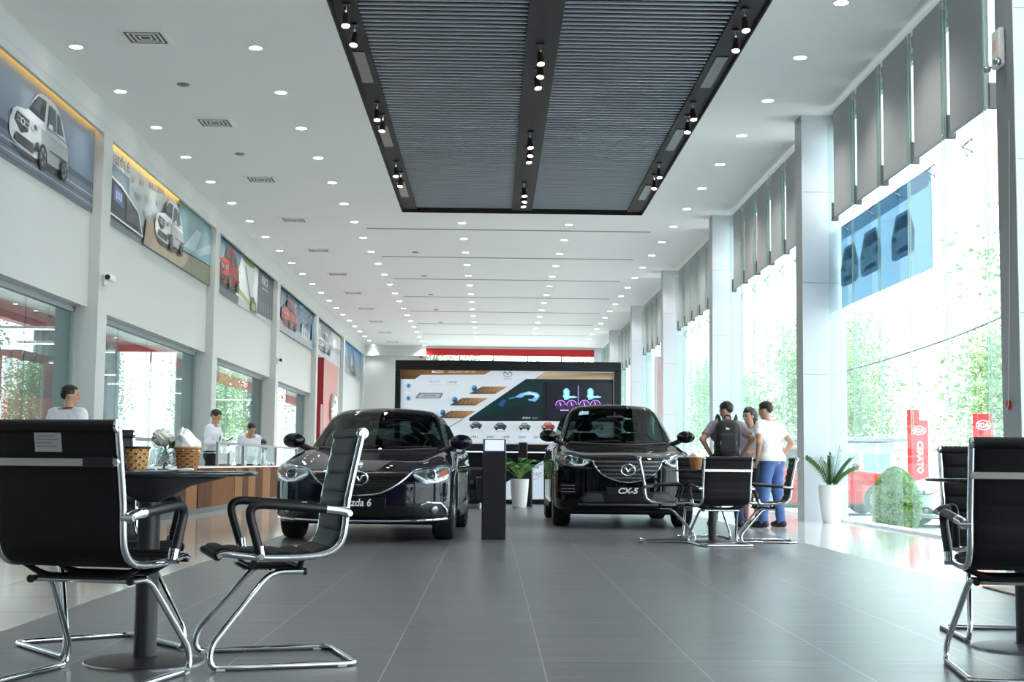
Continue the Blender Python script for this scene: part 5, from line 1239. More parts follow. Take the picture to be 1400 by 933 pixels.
tag(MB().box(-10.5, -10.35, 29.6, 33.5, .0, 2.2, .01).build('red_banner_stand', M_RED, angle=0), 'tall red banner panel in the room beyond the nearest left window', 'banner')
l0 = None
for k, (x, y, L, lb) in enumerate(((-8.35, 24.4, 1.15, 'white linear pendant lamp high in the nearest left window'), (-10.8, 33.0, 1.3, 'white linear pendant lamp just below the first one in the nearest left window'), (-8.9, 27.5, 1.2, 'white linear pendant lamp third from the camera beyond the left windows'), (-11.0, 37.5, 1.5, 'white linear pendant lamp over the maroon partition'), (-10.9, 42.0, 2.4, 'long white linear pendant lamp across the second left window'), (-8.4, 29.5, .6, 'short white linear pendant lamp at the left edge of the second window'), (-10.6, 47.5, 1.5, 'white linear pendant lamp low in the second left window'), (-8.9, 39.0, .9, 'short white linear pendant lamp at the right edge of the second window'), (-9.6, 52.0, 2.2, 'white linear pendant lamp across the third left window'), (-9.0, 58.0, 1.5, 'white linear pendant lamp low in the third left window'))):
    t = thing('pendant_lamp', lb, 'pendant lamp', (x, y, 3.1), 0, 'linear pendant lamps beyond the left windows')
    MB().box(-L / 2, L / 2, -.05, .05, .0, .05, .01).build('housing', M_MATTW, t); MB().box(-L / 2 + .01, L / 2 - .01, -.04, .04, -.012, 0).build('diffuser', M_TUBE, t, 0)
    for s in (-1, 1): MB().cyl((s * L * .4, 0, .05), (s * L * .4, 0, 1.9), .004, 5).build('wire', M_STEEL, t)
rn = random.Random(5)
d0 = MB().lathe([(.08, 0), (.075, -.008), (.001, -.008)], 14).build('downlight', M_LAMP); k0 = 0
for k in range(6):
    o = d0 if k == 0 else d0.copy()
    if k: COL.objects.link(o)
    o.location = (-8.2 - 1.6 * (k % 3), 24 + 5.5 * k, 5.0); tag(o, 'small downlight in the ceiling beyond the left windows, %s from the camera' % ORD[k], 'ceiling light', 'ceiling lights beyond the left windows')

# ------------------------------------------------------------------ outdoors
M_GRD = mat('pale concrete paving', (176, 178, 176), .8, var=.08, scale=1.5); M_BARK = mat('tree bark', (120, 108, 96), .85, var=.2, scale=10)
M_TREE = [leafmat('fresh green foliage', (118, 150, 98), .5), leafmat('pale green foliage', (138, 164, 116), .5), leafmat('deep green foliage', (92, 126, 84), .45)]
slab('ground', 5.5, 140, -30, 160, -.5, -.35, M_GRD); slab('ground.001', -140, -13.4, -30, 160, -.5, -.1, M_GRD); slab('ground.002', -13.4, 5.5, YE + .4, 160, -.5, -.15, M_GRD)
def make_tree(label, H, R, n, m, seed, feather):
    rn = random.Random(seed); t = thing('broadleaf_tree', label, 'tree', (0, 0, -50), 0, 'trees outside the glass')
    b = MB(); b.tube(crom([(0, 0, 0), (.1, .05, H * .25), (-.05, .1, H * .5), (.1, 0, H * .75)], 4), [.14 - .008 * k for k in range(13)], 8); cl = []
    for k in range(34):
        a = k * 2.4; z = H * (.34 + .62 * (k / 34)); r = R * math.sqrt(rn.random()) * (1 - .55 * ((z / H) - .34)); c = Vector((math.cos(a) * r, math.sin(a) * r, z)); cl.append(c)
        s = Vector((.05, .03, H * (.25 + .4 * k / 34))); b.tube(crom([tuple(s), tuple(s.lerp(c, .5) + Vector((0, 0, .15))), tuple(c)], 3), [.045 - .006 * q for q in range(7)], 5)
    b.build('trunk', M_BARK, t); g = MB()
    for k in range(n):
        c = cl[rn.randrange(len(cl))]; p = c + Vector((rn.gauss(0, R * .24), rn.gauss(0, R * .24), rn.gauss(0, R * (.09 if feather else .16)))); s = rn.uniform(.06, .12) * (.9 if feather else 1.1)
        u = Vector((rn.gauss(0, 1), rn.gauss(0, 1), rn.gauss(0, .5))).normalized(); v = u.orthogonal().normalized() * .5
        q = Matrix.Rotation(rn.random() * 6, 3, u); v = q @ v
        g.mesh([tuple(p - u * s), tuple(p + v * s - u * s * .2), tuple(p + u * s), tuple(p - v * s - u * s * .2)], [(0, 1, 2, 3)])
    g.build('crown', m, t, 0); return t
trs = [make_tree('x', 7.5, 2.7, 7000, M_TREE[0], 1, True), make_tree('x', 6.2, 2.4, 7500, M_TREE[1], 2, False), make_tree('x', 9.0, 3.0, 7500, M_TREE[2], 4, True)]
used = [False] * 3
TP = [(0, 13.2, 28.5, .3, 1.05, 'feathery green tree outside the nearest glass bay, closest to the glass'), (1, 16.5, 43, 1.1, .9, 'bushy pale tree behind the red banners'), (0, 18.5, 35, 2.0, 1.05, 'feathery tree behind the further red banner at the right'), (2, 21, 47, .7, .9, 'tall dark tree at the back of the forecourt'),
      (1, 12.6, 52, .4, 1.0, 'bushy pale tree outside above the low white kiosk'), (0, 15.2, 62, 2.6, 1.1, 'feathery tree outside the second glass bay'), (2, 18, 72, 1.4, 1.0, 'tall dark tree outside the second glass bay'), (1, 14.2, 82, .2, 1.15, 'bushy pale tree outside the third glass bay'), (0, 16, 98, 2.2, 1.2, 'feathery tree outside the fourth glass bay'),
      (2, -3.5, 80, .5, 1.1, 'tall tree seen over the display wall through the end glass'), (1, 4.5, 88, 1.9, 1.2, 'pale tree seen over the display wall at the right of the end glass'),
      (2, -16.0, 39, .9, .85, 'tall dark tree beyond the nearest left window'), (1, -17.5, 62, 1.3, .8, 'bushy tree beyond the left part of the second left window'), (0, -16.8, 76, .1, 1.05, 'feathery tree beyond the third left window'), (1, -17.4, 84, 2.9, .9, 'bushy tree beyond the third left window near the pier'), (2, -17.5, 98, 1.2, 1.1, 'tall tree beyond the furthest left window')]
for (k, x, y, rz, sc, lb) in TP:
    zz = -.35 if x > 5.5 else (-.1 if x < -13 else -.15)
    if not used[k]: t = trs[k]; used[k] = True; t.location = (x, y, zz); t.rotation_euler.z = rz; t['label'] = lb
    else: t = dup(trs[k], (x, y, zz), rz, lb)
    t.scale = (sc, sc, sc)
def bush(lb, loc, H, R, m, n, name='topiary_shrub', cat='shrub'):
    rn = random.Random(int(H * 100)); t = thing(name, lb, cat, loc); pr = lambda z: R * ((max(0, 1 - max(0, (z / H - .3) / .7) ** 2.3)) ** .55 if z > .3 * H else .82 + .6 * (z / H))
    MB().lathe([(.001, 0)] + [(pr(H * k / 10) * .86, H * k / 10 * .97 + .01) for k in range(10)] + [(.001, H * .97)], 20).build('core', mat('shrub core', (52, 84, 40), .9, var=.2, scale=12), t)
    g = MB()
    for k in range(n):
        z = H * rn.random() ** .9; a = rn.random() * 6.283; r = pr(z) * (.84 + .2 * rn.random()); p = Vector((r * math.cos(a), r * math.sin(a), z)); d = Vector((math.cos(a), math.sin(a), rn.uniform(-.2, .9))).normalized(); s = rn.uniform(.022, .042); u = d.orthogonal().normalized(); u = Matrix.Rotation(rn.random() * 6, 3, d) @ u; v = d.cross(u) * .5 + d * .3; u = u + d * rn.uniform(-.5, .8)
        g.mesh([tuple(p - u * s), tuple(p + v * s), tuple(p + u * s), tuple(p - v * s)], [(0, 1, 2, 3)])
    g.build('leaves', m, t, 0); return t
bush('rounded clipped green topiary shrub standing just outside the glass wall', (7.64, 26.0, -.35), 1.17, .46, leafmat('clipped green leaves', (120, 160, 76), .35), 4200)
M_HEDGE = leafmat('hedge leaves', (110, 150, 78), .4)
for k, (x, y, lb) in enumerate(((-18.2, 78, 'low bushy hedge shrub beyond the third left window'), (-18.3, 88, 'low bushy hedge shrub further along beyond the third left window'), (-17.2, 66, 'low bushy hedge shrub by the white boundary wall'))): bush(lb, (x, y, -.1), 2.6, 2.4, M_HEDGE, 1500, 'hedge_shrub')
tag(MB().box(-22, -21.7, 70, 150, -.1, 4.6).build('boundary_wall', mat('cream boundary wall', (226, 220, 208), .8, var=.05, scale=1), angle=0), 'long cream boundary wall outside beyond the left windows', 'wall')
for k, (x, y, lb) in enumerate(((-14.6, 51.0, 'thin dark pole outside the second left window'), (-14.4, 55.2, 'thin grey pole outside near the right edge of the second left window'))):
    tag(MB().tube([(x, y, -.1), (x, y, 7)], .06, 8).box(x - .5, x + .5, y - .03, y + .03, 3.6, 3.66).build('utility_pole', M_BLKM), lb, 'pole')
# parked cars
def repaint(t, m, old):
    for o in [t] + list(t.children_recursive):
        if o.type == 'MESH':
            for sl in o.material_slots:
                if sl.material and sl.material.name in old: sl.link = 'OBJECT'; sl.material = m
c = dup(tx, (9.35, 34.0, -.35), PI / 2, 'red parked car seen from the side outside the glass wall', 'parked cars outside'); c.name = 'parked_car'; repaint(c, M_CARRED, ('black car paint',))
c = dup(bpy.data.objects['saloon_car'], (9.0, 27.6, -.35), -PI / 2 + .25, 'white parked car behind the clipped shrub and the right-hand chairs', 'parked cars outside'); c.name = 'parked_car'; repaint(c, M_CARWHT, ('deep navy car paint',))
c = dup(bpy.data.objects['saloon_car'], (12.6, 38.5, -.35), -PI / 2, 'white parked car further back beside the red banner', 'parked cars outside'); c.name = 'parked_car'; repaint(c, M_CARWHT, ('deep navy car paint',))
# red upright banners and kiosk
def rbanner(lb, x, y, w, z0, z1, word):
    t = thing('roadside_banner', lb, 'banner', (x, y, -.35), 0, 'red banners outside'); z0 += .35; z1 += .35
    MB().box(-w / 2, w / 2, -.03, .03, z0, z1, .005).build('board', M_RED, t)
    for s in (-1, 1): MB().cyl((s * w * .35, .05, 0), (s * w * .35, .05, z1), .02, 8).build('post', M_STEEL, t)
    A = Art(lambda u, v, z: (u, -.031 - z, v), .006); cz = z1 - .3
    A.ell(0, cz, w * .38, .13, (250, 240, 240), 32); A.ell(0, cz, w * .34, .108, (205, 26, 30), 32); A.text('KIA', 0, cz - .01, .17, (250, 244, 244), 1.15, 0, .006)
    vs, fs = text_geo(word, .24, 0, .006, 'CENTER', 2); A.k += 2; A.b.col = C(250, 240, 240); A.b._add([(v[1], -.04, cz - .85 + v[0] * -1) if False else (v[1], -.06, cz - .78 - v[0]) for v in vs], fs)
    A.build('print', M_ART, t)
rbanner('red upright banner with white oval emblem and vertical word behind the shrub', 12.45, 40.0, .54, .2, 2.2, 'CERATO')
rbanner('red upright banner with white oval emblem above the right-hand chairs', 12.9, 36.0, .54, .4, 2.25, 'CERATO')
tag(MB().box(12.72, 13.1, 42.0, 42.05, -.35, 2.6, .01).build('red_sign_post', M_RED, angle=0), 'plain red sign post just behind the oval emblem banner', 'sign')
t = thing('guard_kiosk', 'low white kiosk with a flat grey roof behind the red banner', 'kiosk', (11.6, 46, -.35))
MB().box(-1.6, 1.6, -1, 1, 0, 1.95).build('walls', mat('white kiosk wall', (214, 222, 228), .6), t, 0); MB().box(-2.0, 2.0, -1.4, 1.4, 2.0, 2.14, .02).build('roof', mat('grey kiosk roof', (150, 156, 160), .6), t)
for x in (-1.0, 0, 1.0): MB().box(x - .42, x + .42, -1.02, -1.0, .5, 1.6).build('window', mat('bluish kiosk window', (160, 186, 204), .2), t, 0)
tag(MB().tube(crom([(8.2, 36, 3.1), (10, 35, 3.55), (12.5, 34, 4.5), (15.5, 32, 6.2)], 5), .03, 6).build('overhead_cable', M_BLKM), 'dark overhead cable crossing the sky outside the nearest glass bay', 'cable')
tag(MB().box(6.3, 6.5, 33, 62, 5.75, 6.9).box(5.45, 6.3, 33, 62, 6.7, 6.85).build('exterior_canopy', M_RED, angle=0), 'red canopy fascia outside above the far glass bays', 'canopy')
tag(MB().box(6.25, 6.45, 52.2, 53.0, -.35, 4.95).build('exterior_red_column', M_RED, angle=0), 'red exterior column outside the furthest glass bay', 'column')
# ------------------------------------------------------------------ people
M_SKIN = mat('warm skin', (186, 142, 118), .5, var=.05, scale=10); M_HAIR = mat('black hair', (20, 17, 17), .45, var=.3, scale=40)
M_SHW = mat('white shirt cotton', (226, 228, 236), .75, var=.04, scale=14); M_TEE = mat('bright white cotton', (240, 241, 243), .8, var=.03, scale=12); M_MAUVE = mat('mauve grey cotton', (148, 136, 146), .8, var=.06, scale=16)
M_JEAN = mat('blue denim', (70, 98, 148), .8, var=.18, scale=9, bump=.1); M_JEAND = mat('dark blue denim', (38, 56, 100), .8, var=.2, scale=9); M_TROU = mat('black trousers', (24, 24, 28), .75, var=.15, scale=10); M_SHOE = mat('dark shoe leather', (26, 24, 26), .45, var=.2)
M_STRIPE = mat('pale striped blouse', (208, 204, 214), .75, var=.2, scale=26); M_EYE = mat('dark eye', (24, 18, 16), .2)
def rcone(x, y, z, a, b, ra, rb):
    a = np.array(a, float); d = np.array(b, float) - a; L = max(d @ d, 1e-9); t = np.clip(((x - a[0]) * d[0] + (y - a[1]) * d[1] + (z - a[2]) * d[2]) / L, 0, 1)
    return np.sqrt((x - a[0] - t * d[0]) ** 2 + (y - a[1] - t * d[1]) ** 2 + (z - a[2] - t * d[2]) ** 2) - (ra + (rb - ra) * t)
def union(P, k):
    def f(x, y, z):
        d = None
        for p in P:
            q = rcone(x, y, z, *p[:4]); d = q if d is None else smin(d, q, p[4] if len(p) > 4 else k)
        return d
    return f
def V3(*a): return np.array(a, float)
def person(label, loc, heading, H=1.66, lean=0.0, twist=0.0, arms=None, feet=None, knees=None, head=(0, 0, 0), top=M_SHW, bottom=M_TROU, sleeve=.5, skirt=False, hair='short', seated=False, shoes=M_SHOE, lanyard=False, slim=1.0, untuck=.0, base=0.0):
    s = H / 1.68; t = thing('person', label, 'person', loc, math.radians(heading - 90)); cl, sl_ = math.cos(lean), math.sin(lean)
    hz = (.90 * s if not seated else .56) + base
    def up(x, y, z):                                         # bend the upper body forward about the hips
        z -= hz; return V3(x, y * cl + z * sl_, hz + z * cl - y * sl_)
    w = slim
    pel = [V3(-.075 * w, 0, hz + .02), V3(.075 * w, 0, hz + .02)]; wai = [up(-.055 * w, 0, hz + .17 * s), up(.055 * w, 0, hz + .17 * s)]; che = [up(-.10 * w, 0, hz + .36 * s), up(.10 * w, 0, hz + .36 * s)]
    sh = [up(-.185 * w, -.01, hz + .475 * s), up(.185 * w, -.01, hz + .475 * s)]; nk = up(0, -.005, hz + .50 * s); hb = up(0, .012, hz + .60 * s)
    hc = hb + V3(0, .012, .085 * s) + np.array(head[2] if len(head) > 2 and hasattr(head[2], '__len__') else (0, 0, 0))
    arms = arms or [((-.24, -.03, -.26), (-.23, .06, -.48)), ((.24, -.03, -.26), (.23, .06, -.48))]
    el = [up(a[0][0], a[0][1], hz + (.475 + a[0][2]) * s) for a in arms]; wr = [up(a[1][0], a[1][1], hz + (.475 + a[1][2]) * s) for a in arms]
    hip = [V3(-.085 * w, 0, hz - .02), V3(.085 * w, 0, hz - .02)]
    feet = feet or [(-.10, .0), (.10, .0)]
    an = [V3(f_[0], f_[1], .085) for f_ in feet]
    if knees is None: kn = [(hip[i] + an[i]) / 2 + V3(0, .025, .01) for i in (0, 1)]
    else: kn = [V3(*k) for k in knees]
    toe = [an[i] + V3((-.03, .03)[i], .155, -.05) for i in (0, 1)]
    B = [(*pel, .112, .112), (pel[0] * .5 + pel[1] * .5, (wai[0] + wai[1]) / 2, .11, .095), (*wai, .098, .098), ((wai[0] + wai[1]) / 2, (che[0] + che[1]) / 2, .10, .11), (*che, .108, .108), (*[sh[0] * .8 + sh[1] * .2, sh[1] * .8 + sh[0] * .2], .062, .062)]
    tors = list(B)
    B += [(nk, hb, .056, .050, .03)]
    for i in (0, 1):
        B += [(sh[i], el[i], .050, .039, .04), (el[i], wr[i], .038, .026, .02), (hip[i], kn[i], .090, .056, .03), (kn[i], an[i], .055, .038, .03), (an[i] + V3(0, -.03, -.03), toe[i], .038, .03, .02)]
        d = wr[i] - el[i]; d /= np.linalg.norm(d); g = arms[i][2] if len(arms[i]) > 2 else None
        hd = np.array(g, float) if g is not None else d; hd = hd / np.linalg.norm(hd); sd = np.cross(hd, V3(0, 0, 1)); sd = sd / (np.linalg.norm(sd) + 1e-6) if np.linalg.norm(sd) > .2 else V3(0, 1, 0); nn = np.cross(sd, hd)
        pc = wr[i] + hd * .05
        B += [(wr[i] + hd * .01, pc + sd * .018, .022, .017, .015), (wr[i] + hd * .01, pc - sd * .018, .022, .017, .015)]
        for k, L in enumerate((.062, .072, .068, .052)):
            o = pc + sd * (.027 - .018 * k) + hd * .018; m_ = o + hd * L * .55 - nn * .004; B += [(o, m_, .0095, .009, .004), (m_, m_ + hd * L * .42 - nn * .02, .009, .008, .004)]
        o = wr[i] + hd * .022 + sd * .022; m_ = o + hd * .03 + sd * .026 - nn * .006; B += [(o, m_, .0115, .010, .008), (m_, m_ + hd * .028 + sd * .004 - nn * .01, .010, .0085, .004)]
    # head in its own frame
    yaw, pit = head[0], head[1]; cyw, syw, cpt, spt = math.cos(yaw), math.sin(yaw), math.cos(pit), math.sin(pit)
    RH = np.array([[cyw, -syw, 0], [syw, cyw, 0], [0, 0, 1]]) @ np.array([[1, 0, 0], [0, cpt, -spt], [0, spt, cpt]])
    def HL(x, y, z): dx, dy, dz = (x - hc[0]) / s, (y - hc[1]) / s, (z - hc[2]) / s; return tuple(RH[0, i] * dx + RH[1, i] * dy + RH[2, i] * dz for i in range(3))
    def hw(p): return tuple(hc + s * (RH @ np.array(p)))
    def ellip(X, Y, Z, c, r): return (np.sqrt(((X - c[0]) / r[0]) ** 2 + ((Y - c[1]) / r[1]) ** 2 + ((Z - c[2]) / r[2]) ** 2) - 1) * min(r)
    def fhead(x, y, z):
        X, Y, Z = HL(x, y, z); aX = np.abs(X)
        d = ellip(X, Y, Z, (0, -.008, .03), (.073, .092, .085)); d = smin(d, ellip(X, Y, Z, (0, .028, -.035), (.056, .062, .075)), .05); d = smin(d, ellip(X, Y, Z, (0, .062, -.078), (.026, .026, .022)), .03)
        d = smin(d, rcone(X, Y, Z, (0, .086, .018), (0, .104, -.022), .009, .015), .014); d = smin(d, ellip(aX, Y, Z, (.073, -.004, -.005), (.010, .022, .032)), .01)
        d = smin(d, rcone(aX, Y, Z, (.0, .090, -.052), (.02, .082, -.052), .008, .005), .01); d = smin(d, rcone(aX, Y, Z, (.012, .085, .034), (.045, .072, .032), .008, .006), .012)
        d = smax(d, -ellip(aX, Y, Z, (.031, .094, .014), (.015, .014, .009)), .012); return d * s
    fb = union(B, .05)
    def fall(x, y, z): return smin(fb(x, y, z), fhead(x, y, z), .03)
    pts = np.array([p for c in B for p in c[:2]] + [hc + V3(0, 0, .15 * s), hc + V3(.15, .15, 0), hc - V3(.15, .15, 0)]); lo, hi = pts.min(0) - .14, pts.max(0) + .14; lo[2] = max(lo[2], -.02)
    sdf_obj('body', lambda x, y, z: smax(fall(x, y, z), -z, .01), lo, hi, .0105, M_SKIN, t, 2)
    e = MB()
    for sg in (-1, 1): MB().ball(hw((sg * .031, .083, .014)), (.011 * s, .011 * s, .008 * s), 10, 6).build('eye', M_EYE, t)
    def fhair(x, y, z):
        X, Y, Z = HL(x, y, z); a = np.abs(X)
        d = ellip(X, Y, Z, (0, -.012, .034), (.083, .104, .096)); d = d + .003 * np.sin(X * 210) * np.sin(Y * 170 + Z * 60)
        if hair == 'long':
            d = smin(d, rcone(X, Y, Z, (0, -.055, .0), (0, -.065, -.18), .075, .06), .05); face = np.maximum(.045 - Y, Z - .062); face = -np.minimum(Y - .028, .058 - Z); d = smax(d, -np.maximum(-(Y - .03), Z - .062), .015)
        else:
            cutf = np.maximum(-(Y - .045), Z - .074); side = np.maximum(-(Y + .045), Z - .012 - .0 * a); d = smax(d, -cutf, .012); d = smax(d, -np.maximum(side, -(Y + .2)), .012); d = smax(d, -(Z + .065), .012)
        return d * s
    sdf_obj('hair', fhair, hc - .24 if hair == 'long' else hc - .17, hc + .17, .008, M_HAIR, t, 2)
    # clothing follows the body a little outside it
    T = [(c[0], c[1], c[2] + .014, c[3] + .014) for c in tors]
    for i in (0, 1):
        T.append((sh[i], sh[i] + (el[i] - sh[i]) * min(1, sleeve), .064, .058 if sleeve < 1 else .05, .05))
        if sleeve > 1: q = sleeve - 1; T.append((el[i], el[i] + (wr[i] - el[i]) * q, .05, .04, .03))
    T.append((nk - V3(0, 0, .02), nk + (hb - nk) * .25, .07, .062, .03)); fT_ = union(T, .05)
    if untuck: T.append((pel[0] - V3(0, 0, untuck), pel[1] - V3(0, 0, untuck), .128, .128))
    hem = hz + .03 - untuck
    def fshirt(x, y, z):
        d = fT_(x, y, z) + .003 * np.sin(z * 55 + x * 30) * np.sin(x * 40 + y * 22); d = smax(d, hem - z, .012)
        for i in (0, 1):
            if sleeve <= 1: c = sh[i] + (el[i] - sh[i]) * sleeve; n = (el[i] - sh[i]); n /= np.linalg.norm(n); pl = (x - c[0]) * n[0] + (y - c[1]) * n[1] + (z - c[2]) * n[2]; near = rcone(x, y, z, sh[i], el[i], .085, .085); d = np.where(near < 0, smax(d, np.minimum(pl, .2), .008), d)
        n = hb - nk; n = n / np.linalg.norm(n); c = nk + (hb - nk) * .12; pl = (x - c[0]) * n[0] + (y - c[1]) * n[1] + (z - c[2]) * n[2]; nearn = np.sqrt((x - c[0]) ** 2 + (y - c[1]) ** 2 + (z - c[2]) ** 2) - .11
        return np.where(nearn < 0, smax(d, pl, .008), d)
    sdf_obj('shirt', fshirt, lo, hi, .012, top, t, 2)
    if skirt:
        Sk = [(pel[0], pel[1], .125, .125), (pel[0] - V3(0, 0, .2), pel[1] - V3(0, 0, .2), .13, .13), ((pel[0] + pel[1]) / 2 - V3(.04, 0, .42), (pel[0] + pel[1]) / 2 + V3(.04, 0, -.42), .12, .12)]; fs_ = union(Sk, .2)
        sdf_obj('skirt', lambda x, y, z: smax(smax(fs_(x, y, z), z - hz - .06, .01), hz - .42 - z, .01), lo, hi, .012, bottom, t, 2)
    else:
        Lg = [(c[0], c[1], c[2] + .012, c[3] + .012) for c in tors[:1]]
        for i in (0, 1): Lg += [(hip[i], kn[i], .102, .073, .03), (kn[i], an[i], .072, .062, .03)]
        fl_ = union(Lg, .05); an0 = an
        def ftr(x, y, z): return smax(smax(fl_(x, y, z) + .004 * np.sin(z * 48 + y * 20) * np.sin(x * 36), z - hz - .085, .01), .045 - z, .01)
        sdf_obj('trousers', ftr, lo, hi, .012, bottom, t, 2)
        if not untuck: MB().tube([(.175 * w * math.cos(a) * 1.12, .128 * math.sin(a), hz + .065) for a in [2 * PI * k / 28 for k in range(28)]], .016, 6, True).build('belt', M_BLACK, t)
    for i in (0, 1):
        Sh = [(an[i] + V3(0, -.035, -.035), an[i] + V3(0, .05, -.03), .052, .050, .03), (an[i] + V3(0, .04, -.04), toe[i], .048, .04, .03)]; fs2 = union(Sh, .03); l = np.minimum(an[i], toe[i]) - .1; h_ = np.maximum(an[i], toe[i]) + .1
        sdf_obj('shoe', lambda x, y, z: smax(smax(fs2(x, y, z), -z + .002, .008), z - an[i][2] - .01, .01), l, h_, .010, shoes, t, 2)
    if lanyard:
        MB().tube(crom([tuple(nk + V3(-.07, .02, .03)), tuple(che[0] * .6 + che[1] * .4 + V3(0, .125, .02)), tuple((wai[0] + wai[1]) / 2 + V3(0, .125, .06)), tuple(che[1] * .6 + che[0] * .4 + V3(0, .125, .02)), tuple(nk + V3(.07, .02, .03)), tuple(nk + V3(0, -.075, .035))], 5, True), .007, 5, True).build('lanyard', mat('dark teal lanyard', (40, 66, 76), .6), t)
    return t, dict(sh=sh, nk=nk, che=che, wr=wr, el=el, hz=hz, wai=wai)
AK = [((-.33, -.13, -.20), (-.20, .03, -.42), (.4, .7, -.35)), ((.33, -.13, -.20), (.20, .03, -.42), (-.4, .7, -.35))]
p1, i1 = person('man in a mauve grey shirt wearing a black backpack, hands on hips', (3.16, 18.5, 0), 84, 1.65, .06, arms=AK, feet=[(-.19, .0), (.17, .03)], head=(.95, -.35), top=M_MAUVE, bottom=M_JEAND, sleeve=.72)
t = thing('backpack', 'black backpack with a small white emblem worn by the man in mauve grey', 'backpack', (3.16, 18.5, 0), math.radians(84 - 90)); bz = 1.185
def fbp(x, y, z):
    yy = y + .215; d = smax(smax(np.abs(x) - .165 + .05 * np.clip(z - bz - .12, 0, 1), np.abs(yy) - .085, .10), np.abs(z - bz) - .26, .16); d = smin(d, smax(smax(np.abs(x) - .125, np.abs(yy + .10) - .055, .05), np.abs(z - bz + .08) - .14, .06), .02); return d
sdf_obj('main_bag', fbp, (-.25, -.45, bz - .32), (.25, -.08, bz + .32), .011, mat('black nylon', (20, 20, 25), .6, var=.2, scale=20), t, 2)
for sx_ in (-1, 1):
    MB().tube(crom([(sx_ * .09, -.14, bz + .2), (sx_ * .115, -.10, bz + .275), (sx_ * .135, .02, bz + .29), (sx_ * .14, .12, bz + .2), (sx_ * .15, .14, bz + .0), (sx_ * .16, .05, bz - .16), (sx_ * .14, -.13, bz - .2)], 5), .03, 8, sx=.4).build('shoulder_strap', M_TROU, t)
    MB().tube(crom([(sx_ * .10, -.325, bz - .02), (sx_ * .10, -.37, bz - .06), (sx_ * .10, -.37, bz - .1)], 3), .008, 6).build('zip_pull', M_STEEL, t)
MB().tube(crom([(-.04, -.2, bz + .24), (-.03, -.2, bz + .29), (.03, -.2, bz + .29), (.04, -.2, bz + .24)], 4), .009, 6).build('grab_handle', M_TROU, t)
vs = [(0, 0), (.05, 0), (.05, .012), (.03, .022), (.012, .03), (0, .024)]; MB().poly([(x - .03, -.303, bz + .105 + z) for x, z in vs]).build('emblem', M_WHITE, t, 0)
p3, _ = person('man in a white tee shirt and blue jeans with his hands at his hips', (3.74, 18.35, 0), 128, 1.66, .14, arms=[((-.31, -.08, -.25), (-.21, .07, -.46), (.2, .6, -.6)), ((.27, -.14, -.25), (.20, .02, -.47), (.1, .5, -.8))], feet=[(-.15, .03), (.15, -.02)], head=(.25, -.28), top=M_TEE, bottom=M_JEAN, sleeve=.62, untuck=.04)
p2, _ = person('woman with black hair, striped blouse and dark skirt behind the man in the white tee', (3.62, 19.15, 0), 222, 1.60, .05, arms=[((-.23, .0, -.25), (-.10, .2, -.33), (1, .3, 0)), ((.23, .0, -.25), (.10, .2, -.33), (-1, .3, 0))], head=(-.2, -.25), top=M_STRIPE, bottom=M_TROU, sleeve=.8, skirt=True, hair='long', slim=.88)
person('man in a white shirt seen from behind before the near end of the counter', (-4.60, 15.0, 0), 70, 1.585, .0, head=(-.9, -.05), lanyard=True, sleeve=1.8)
person('person in a white shirt cut off by the left edge of the picture', (-5.16, 14.0, 0), 60, 1.66, .0, head=(-.3, 0), sleeve=1.8)
pb, ib = person('man in a white shirt and dark lanyard standing behind the counter, reading his phone', (-4.93, 24.4, 0), -12, 1.68, .04, arms=[((-.23, .02, -.27), (-.10, .25, -.27), (.25, 1, .1)), ((.24, .0, -.27), (.12, .24, -.25), (-.25, 1, .15))], head=(0, -.55), lanyard=True, sleeve=1.8)
o = MB().box(-.035, .035, -.07, .07, -.005, .005, .004).build('mobile_phone', M_BLACK); tag(o, 'dark mobile phone held by the man in the white shirt and lanyard', 'phone'); c = Matrix.Rotation(math.radians(-102), 3, 'Z') @ Vector((0, .33, 0)); o.location = (-4.93 + c.x, 24.4 + c.y, 1.185); o.rotation_euler = (.5, 0, math.radians(-102))
person('man in a white shirt bending forward over the counter by the monitors', (-5.02, 28.2, 0), -60, 1.62, .5, arms=[((-.2, .08, -.22), (-.18, .24, -.38), (.2, 1, -.5)), ((.2, .08, -.22), (.18, .24, -.38), (-.2, 1, -.5))], head=(.3, -.65), sleeve=1.8)
person('seated dark-haired worker in a white shirt, face bowed behind the counter monitors', (-5.22, 31.0, 0), -50, 1.56, .26, arms=[((-.2, .1, -.24), (-.12, .3, -.3), (.2, 1, 0)), ((.2, .1, -.24), (.12, .3, -.3), (-.2, 1, 0))], feet=[(-.1, .38), (.1, .38)], knees=[(-.12, .40, .56), (.12, .40, .56)], head=(.1, -.5), sleeve=1.8, hair='long', seated=True, slim=.9)
t = thing('stool', 'round dark stool under the seated dark-haired worker', 'stool', (-5.22, 31.0, 0)); MB().lathe([(.001, .44), (.17, .44), (.19, .42), (.18, .395), (.001, .39)], 24).build('seat', M_LEA, t); MB().cyl((0, 0, .03), (0, 0, .39), .03, 12).lathe([(.001, .03), (.2, .02), (.21, 0), (.001, 0)], 24).build('pedestal', M_CHROME, t)
